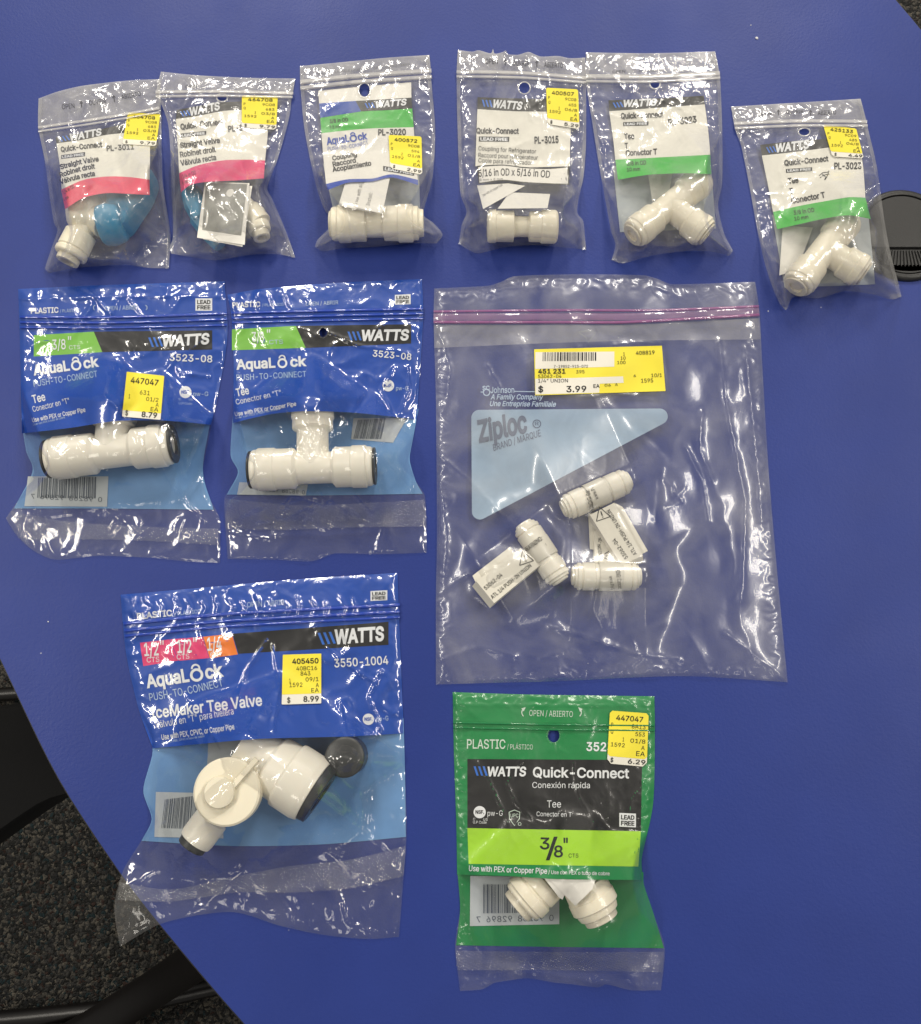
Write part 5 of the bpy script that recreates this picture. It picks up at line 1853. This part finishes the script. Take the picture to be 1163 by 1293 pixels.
s.text('"', (522, 692), (540, 692), 52, 'ink', 3, 0.01)
s.text('CTS', (543, 720), (583, 720), 16, 'ink', 3)
s.text('Use with PEX or Copper Pipe', (136, 775), (455, 786), 22, 'print_white', 3, 0.012)
s.text('/ Use con PEX o tubo de cobre', (460, 787), (710, 793), 15, 'print_white', 3, 0.005)
s.build('printed_label', p4.root)
p4.ridge('zip_track', [([(72, 170), (480, 178), (894, 182)], 8, 0.5, None), ([(73, 190), (480, 198), (894, 202)], 8, 0.5, None)], 'zip_green')
p4.sticker([(712, 120), (870, 132), (862, 350), (700, 336)], small_lines('447047', '8A13', '553', '01/8', '1', '6.29'), white=0.86, cut=0.10)
bk = p4.back()
bk.patch([(88, 760), (848, 780)], [(84, 1078), (500, 1085), (932, 1090)], [(88, 760), (100, 930), (84, 1078)], [(848, 780), (850, 830), (890, 950), (932, 1090)], 'back_green', 0)
bk.quad((142, 795), (505, 800), (505, 992), (140, 1000), 'barcode_panel', 3)
barcode(bk, [(195, 830), (450, 830), (450, 945), (195, 948)], 'barcode_bar', 5, seed=22)
bk.text('0  98268  92896  7', (482, 978), (168, 985), 24, 'barcode_bar', 5, flip=True)
bk.build('back_panel', p4.root)
crimp_band(p4, [(82, 1100), (480, 1106), (932, 1105)], [(90, 1180), (480, 1180), (926, 1188)])
f = Solid(FG, root('tee_connector', 'cream tee with two open ends under the lime size band', 'pipe fitting', P(700, 1130, 0.0006)))
k = mpp(700, 1130) / FG[0]
z = 98 * k + 0.0008
f.lathe('body', (520, 740), (350, 905), [(0, 0), (0, 76), (.42, 78), (.44, 92), (.66, 94), (.67, 88), (.70, 88), (.72, 97), (.90, 98), (.91, 90), (.96, 90), (1, 84), (1, 0)], 'cream_plastic', z)
f.lathe('branch', (560, 730), (668, 950), [(0, 0), (0, 76), (.42, 78), (.44, 94), (.66, 95), (.67, 99), (.86, 99), (.87, 88), (.92, 88), (1, 82), (1, 0)], 'cream_plastic', z)
f.lathe('collet', (356, 900), (330, 925), [(0, 0), (0, 72), (1, 70), (1, 46), (.3, 46), (.3, 0)], 'cream_collet', z)
f.lathe('collet', (664, 943), (680, 976), [(0, 0), (0, 72), (1, 70), (1, 46), (.3, 46), (.3, 0)], 'cream_collet', z)
paper('leaflet', FG, [[(455, 800), (660, 790), (640, 850), (570, 917)], [(440, 800), (560, 795), (518, 892), (505, 885)]], 'white folded leaflet between the two tee ends in the green pouch', z0=0.010, bag=p4, lift=-0.0016)

# ================================================================== LARGE CLEAR BAG
FZP = (1101 / 460, 540, 340)
BTZ = [(20, 58), (180, 50), (222, 38), (262, 21), (450, 15), (650, 18), (692, 28), (740, 45), (990, 38)]
zb = Bag('storage_bag', 'large clear storage bag with violet zip and pale blue triangle', FZP,
         top=BTZ, right=[(990, 38), (1003, 130), (1012, 300), (1030, 600), (1055, 900), (1088, 1248)],
         left=[(20, 58), (18, 160), (25, 400), (28, 800), (25, 1000), (25, 1255)],
         bottom=[(25, 1255), (200, 1250), (400, 1245), (600, 1235), (800, 1230), (1088, 1248)], step=2.0, filmmat='film_large',
         contents=((405, 724, 612, 634, 44), (280, 785, 405, 945, 45), (430, 930, 650, 932, 46), (560, 750, 625, 870, 30), (190, 950, 300, 880, 30)), soft=(0.008, 0.42), seed=120, puff=0.004,
         wr=(1.3, 95, 0.09, 34), ex=1.1, crinkle=0.6, ang=1.42, stretch=3.6, lim=0.8, holes=(),
         creases=(([(30, 560), (140, 650), (240, 760), (300, 800)], 1.2, 2.4), ([(40, 190), (70, 300), (60, 380)], 1.0, 2.6), ([(180, 290), (215, 350), (260, 430), (300, 520)], 0.9, 2.4), ([(880, 220), (900, 400), (960, 700), (950, 1000)], 1.1, 2.8), ([(780, 540), (830, 640), (850, 760)], 0.9, 2.4), ([(830, 430), (820, 540), (860, 640)], 0.9, 2.6), ([(720, 640), (770, 700), (720, 720)], 0.6, 1.5), ([(740, 640), (745, 690), (775, 660)], 0.6, 1.5), ([(30, 980), (120, 920), (240, 900)], 0.8, 2.6), ([(370, 1080), (480, 1110), (620, 1160), (760, 1180)], 1.1, 2.6), ([(620, 1130), (640, 1180), (600, 1200)], 0.8, 2.0), ([(340, 1180), (420, 1150), (500, 1180)], 0.7, 2.2), ([(900, 1100), (980, 1160), (1070, 1230)], 0.9, 2.4), ([(40, 1180), (160, 1140), (260, 1170)], 0.8, 2.4), ([(640, 540), (700, 640), (690, 760)], 0.8, 2.6), ([(960, 240), (990, 520), (1010, 760)], 0.9, 2.4), ([(40, 640), (60, 800), (50, 940)], 0.9, 2.4), ([(560, 230), (640, 222), (700, 228)], 0.6, 2.0)),
         flat=([(322, 242), (708, 232), (718, 368), (325, 380)],), calm=((250, 560, 190, 0.30),))


def rounded(pts, r, n=8):
    out = []
    m = len(pts)
    for i in range(m):
        p, q, s_ = [np.array(pts[j % m], float) for j in (i - 1, i, i + 1)]
        d1, d2 = unit(q, p), unit(q, s_)
        cosang = float(d1 @ d2)
        half = math.acos(max(-1, min(1, cosang))) / 2
        t = r / math.tan(half)
        a, b = q + d1 * t, q + d2 * t
        c = q + unit((0, 0), d1 + d2) * (r / math.sin(half))
        a0 = math.atan2(*(a - c)[::-1])
        a1 = math.atan2(*(b - c)[::-1])
        da = (a1 - a0 + math.pi) % (2 * math.pi) - math.pi
        for k in range(n + 1):
            an = a0 + da * k / n
            out.append((c[0] + r * math.cos(an), c[1] + r * math.sin(an)))
    return out


s = zb.under(3.0)
s.poly(rounded([(132, 425), (800, 420), (134, 772)], 24), 'patch_blue', 0)
s.text('Ziploc', (155, 522), (306, 489), 62, 'patch_ink', 3, 0.03, 0.2)
s.ring((330, 467), 13, 2.5, 'patch_ink', 3)
s.text('R', (325, 472), (336, 471), 11, 'patch_ink', 3)
s.text('BRAND / MARQUE', (200, 549), (346, 503), 20, 'patch_ink', 3, 0.0, 0.25)
s.build('write_on_patch', zb.root)
s = zb.under(3.0)
s.text('Johnson', (190, 374), (262, 373), 18, 'print_pale', 3, 0.01)
s.text('SC', (166, 366), (188, 365), 13, 'print_pale', 3, 0.02)
s.ring((178, 372), 11, 3, 'print_pale', 3)
s.line([(262, 369), (330, 370)], 2.5, 'print_pale', 3)
s.line([(160, 371), (168, 371)], 2.5, 'print_pale', 3)
s.text('A Family Company', (190, 393), (350, 393), 15, 'print_pale', 3, 0.015, 0.25)
s.text('Une Entreprise Familiale', (188, 413), (388, 415), 15, 'print_pale', 3, 0.015, 0.25)
s.build('maker_print', zb.root)
s = zb.under(3.0)
s.line([(456, 190), (480, 186), (508, 192), (485, 222), (478, 205), (458, 192)], 3, 'patch_ink', 3)
s.build('zip_mark', zb.root)
zt2 = [([(18, 128), (400, 124), (700, 124), (1001, 112)], 8, 1.0, 'zip_violet'), ([(18, 160), (400, 160), (600, 160), (1003, 138)], 9, 1.0, 'zip_violet'), ([(18, 144), (400, 142), (650, 142), (1002, 125)], 22, 0.4, 'zip_violet_web')]
zb.ridge('zip_track', zt2, 'zip_violet')
s = zb.over(0.0001, 3.0)
s.band([(20, 168), (400, 168), (600, 168), (1003, 148)], [(20, 238), (400, 222), (700, 215), (1007, 212)], 'film_header')
s.build('header_band', zb.root)
# its price label
s = zb.over(0.0003, 2.2)
q = [np.array(p, float) for p in ((322, 242), (708, 231), (719, 368), (325, 381))]
s.quad(*[tuple(p) for p in q], 'sticker_yellow', 0)
zq = (1163 / 180, 670, 430)


def L(x, y):
    px, py = x / zq[0] + zq[1], y / zq[0] + zq[2]
    return ((px - FZP[1]) * FZP[0], (py - FZP[2]) * FZP[0])


s.quad(L(40, 95), L(683, 90), L(683, 213), L(38, 232), 'sticker_white', 1)
s.quad(L(38, 315), L(755, 292), L(760, 345), L(565, 352), 'sticker_white', 1)
s.quad(L(38, 312), L(566, 300), L(560, 425), L(40, 440), 'sticker_white', 1)
barcode(s, [L(100, 95), L(548, 95), L(548, 165), L(98, 168)], 'ink', 2, seed=31)
for t, a, b, h, bo in (('7-19852-915-072', (190, 222), (468, 220), 22, 0), ('451 231', (62, 268), (285, 268), 36, .02), ('395', (372, 268), (440, 266), 26, 0), ('53062-04', (62, 306), (252, 304), 28, 0), ('1/4" UNION', (62, 342), (305, 340), 28, 0), ('$', (62, 420), (103, 420), 46, .02), ('3.99', (292, 420), (455, 417), 48, .015), ('EA', (513, 385), (563, 384), 28, .01), ('06', (605, 375), (655, 374), 22, 0), ('A', (690, 370), (712, 369), 22, 0), ('1', (755, 122), (770, 122), 26, 0), ('10', (735, 155), (775, 155), 26, 0), ('100', (708, 192), (775, 190), 26, 0), ('408819', (860, 116), (1012, 110), 30, .005), ('6', (842, 298), (860, 297), 22, 0), ('10/1', (985, 298), (1072, 295), 28, 0), ('1595', (903, 343), (1000, 340), 32, 0)):
    s.text(t, L(*a), L(*b), h / zq[0] * FZP[0], 'ink', 3, bo)
s.build('price_sticker', zb.root)

# three unions with paper flags; frame = close zoom of that corner
FU = (1163 / 240, 590, 580)


def union(a, b, r, label, tagq, tagz, side, texts, tri, wrap, edge, under=None):
    f = Solid(FU, None)
    pa, pb = f.z(a), f.z(b)
    k = mpp(*pa) / FU[0]
    rt = root('pipe_union', label, 'pipe fitting', P((pa[0] + pb[0]) / 2, (pa[1] + pb[1]) / 2, 0.0006), 'white unions with paper tags in the large clear bag')
    f.rt = rt
    z = r * k + 0.0008
    f.lathe('body', a, b, [(0, 0), (0, r * .82), (.045, r * .84), (.047, r * .97), (.10, r * .97), (.105, r * .90), (.125, r * .90), (.13, r), (.31, r), (.315, r * .93), (.69, r * .93), (.695, r), (.87, r), (.875, r * .90), (.895, r * .90), (.90, r * .97), (.953, r * .97), (.955, r * .84), (1, r * .82), (1, 0)], 'white_plastic', z, bevel=0.00012)
    d = unit(a, b)
    f.lathe('collet', a, tuple(np.array(a) - d * 16), [(0, 0), (0, r * .66), (1, r * .64), (1, r * .42), (.3, r * .42), (.3, 0)], 'white_plastic', z)
    f.lathe('collet', b, tuple(np.array(b) + d * 16), [(0, 0), (0, r * .66), (1, r * .64), (1, r * .42), (.3, r * .42), (.3, 0)], 'white_plastic', z)
    # paper wrapped round the middle
    w0, w1 = wrap
    A, B = np.array(a, float), np.array(b, float)
    f.lathe('tag_wrap', tuple(A + (B - A) * w0), tuple(A + (B - A) * w1), [(0, r * 1.0), (.01, r * 1.03), (.99, r * 1.03), (1, r * 1.0)], 'tag_paper', z)
    # the flag: a thick pad of folded paper
    zc = f.z
    Q = [np.array(p, float) for p in tagq]
    z0, z1 = tagz
    sh = Sheet(lambda x, y: np.full(np.shape(x), 0.0), zc, FU[0])
    V, F = [], []
    for zz in (z0, z1):
        for p in Q:
            V.append(P(*zc(p), zz))
    # the pad keeps its plan size at both heights
    for i in range(4):
        V[i] = np.array([V[4 + i][0], V[4 + i][1], z0]) + (np.array(side) if side is not None else 0)
    F = [(4, 5, 6, 7), (0, 3, 2, 1)] + [(i, (i + 1) % 4, 4 + (i + 1) % 4, 4 + i) for i in range(4)]
    tg = mesh_obj('paper_tag', V, F, ['tag_paper'], None, rt, smooth=False, recalc=True)
    if under is not None:
        U = [np.array(p, float) for p in under]
        V = [P(*zc(p), z0 + (z1 - z0) * .55) for p in U] + [P(*zc(p), z0 + (z1 - z0) * .55) - np.array([0, 0, 0.0012]) for p in U]
        mesh_obj('paper_tag', V, [(0, 1, 2, 3), (4, 5, 6, 7)] + [(i, (i + 1) % 4, 4 + (i + 1) % 4, 4 + i) for i in range(4)], ['tag_paper'], None, rt, smooth=False, recalc=True)
    s = Sheet(lambda x, y: np.full(np.shape(x), z1 + 0.0001), zc, FU[0])
    zh = lambda x, y: np.full(np.shape(x), z1 + 0.0001)
    for t, p, q, h, on in texts:
        if on:
            # on the cylinder: follow its round top
            def hf(x, y):
                px, py = np.asarray(x), np.asarray(y)
                a_, b_ = np.array(pa), np.array(pb)
                dd = (b_ - a_) / np.linalg.norm(b_ - a_)
                off = np.abs((px - a_[0]) * -dd[1] + (py - a_[1]) * dd[0]) * FU[0] / (r * 1.05)
                return z + r * 1.05 * k * np.sqrt(np.clip(1 - off * off, 0.02, 1)) + 0.0002
            s.h = hf
        else:
            s.h = zh
        s.text(t, p, q, h, 'ink', 1, 0.008)
    s.h = zh
    if tri:
        c, R_, an = tri
        pts = [(c[0] + R_ * math.cos(an + i * 2.0944), c[1] + R_ * math.sin(an + i * 2.0944)) for i in range(3)]
        for i in range(3):
            s.line([pts[i], pts[(i + 1) % 3]], 5, 'ink', 1)
        u = np.array([math.cos(an), math.sin(an)])
        cc = np.array(c)
        s.line([tuple(cc + u * R_ * .45), tuple(cc - u * R_ * .1)], 7, 'ink', 1)
        s.line([tuple(cc - u * R_ * .2), tuple(cc - u * R_ * .33)], 7, 'ink', 1)
    s.build('tag_print', rt)
    return rt


RU = 84 / FU[0] * mpp(700, 680)
union((598, 300), (978, 128), 82, 'topmost white union, its printed paper tag hanging to the lower right',
      [(750, 340), (900, 265), (1075, 588), (945, 650)], (RU * 1.0, RU * 1.75), (0.0011, -0.0026, 0),
      [('53062-04', (985, 600), (905, 482), 24, 0), ('ATL 1/4 PUSH-IN UNION', (1040, 578), (872, 305), 24, 0), ('WARNING: Cancer', (785, 330), (735, 150), 26, 1), ('www.P65', (805, 240), (765, 150), 22, 1)],
      ((825, 340), 52, -1.9), (0.36, 0.66), None, under=[(905, 268), (950, 290), (1105, 560), (1050, 590)])
union((350, 405), (565, 735), 84, 'leftmost white union, its printed paper tag pointing to the lower left',
      [(55, 745), (325, 545), (455, 640), (165, 880)], (RU * 1.0, RU * 1.7), (-0.0020, -0.0020, 0),
      [('53062-04', (115, 800), (218, 712), 24, 0), ('ATL 1/4 PUSH-IN UNION', (155, 855), (395, 655), 24, 0), ('WARNING:', (362, 568), (465, 490), 28, 1), ('www', (485, 528), (500, 516), 20, 1)],
      ((355, 610), 52, -1.9), (0.30, 0.62), None, under=[(32, 712), (262, 535), (290, 580), (58, 765)])
union((655, 715), (1045, 718), 86, 'lowest white union, its paper tag running up beneath the other tag',
      [(776, 440), (900, 420), (905, 632), (780, 636)], (RU * 0.25, RU * 0.95), (0, 0, 0),
      [('UNION', (828, 605), (815, 520), 20, 0), ('-IN', (824, 512), (820, 480), 20, 0), ('WARNING: Cancer', (902, 630), (925, 795), 26, 1), ('www.P65', (868, 715), (880, 800), 22, 1)],
      ((868, 590), 48, 3.1), (0.38, 0.75), None, under=[(742, 330), (800, 330), (776, 552), (752, 548)])
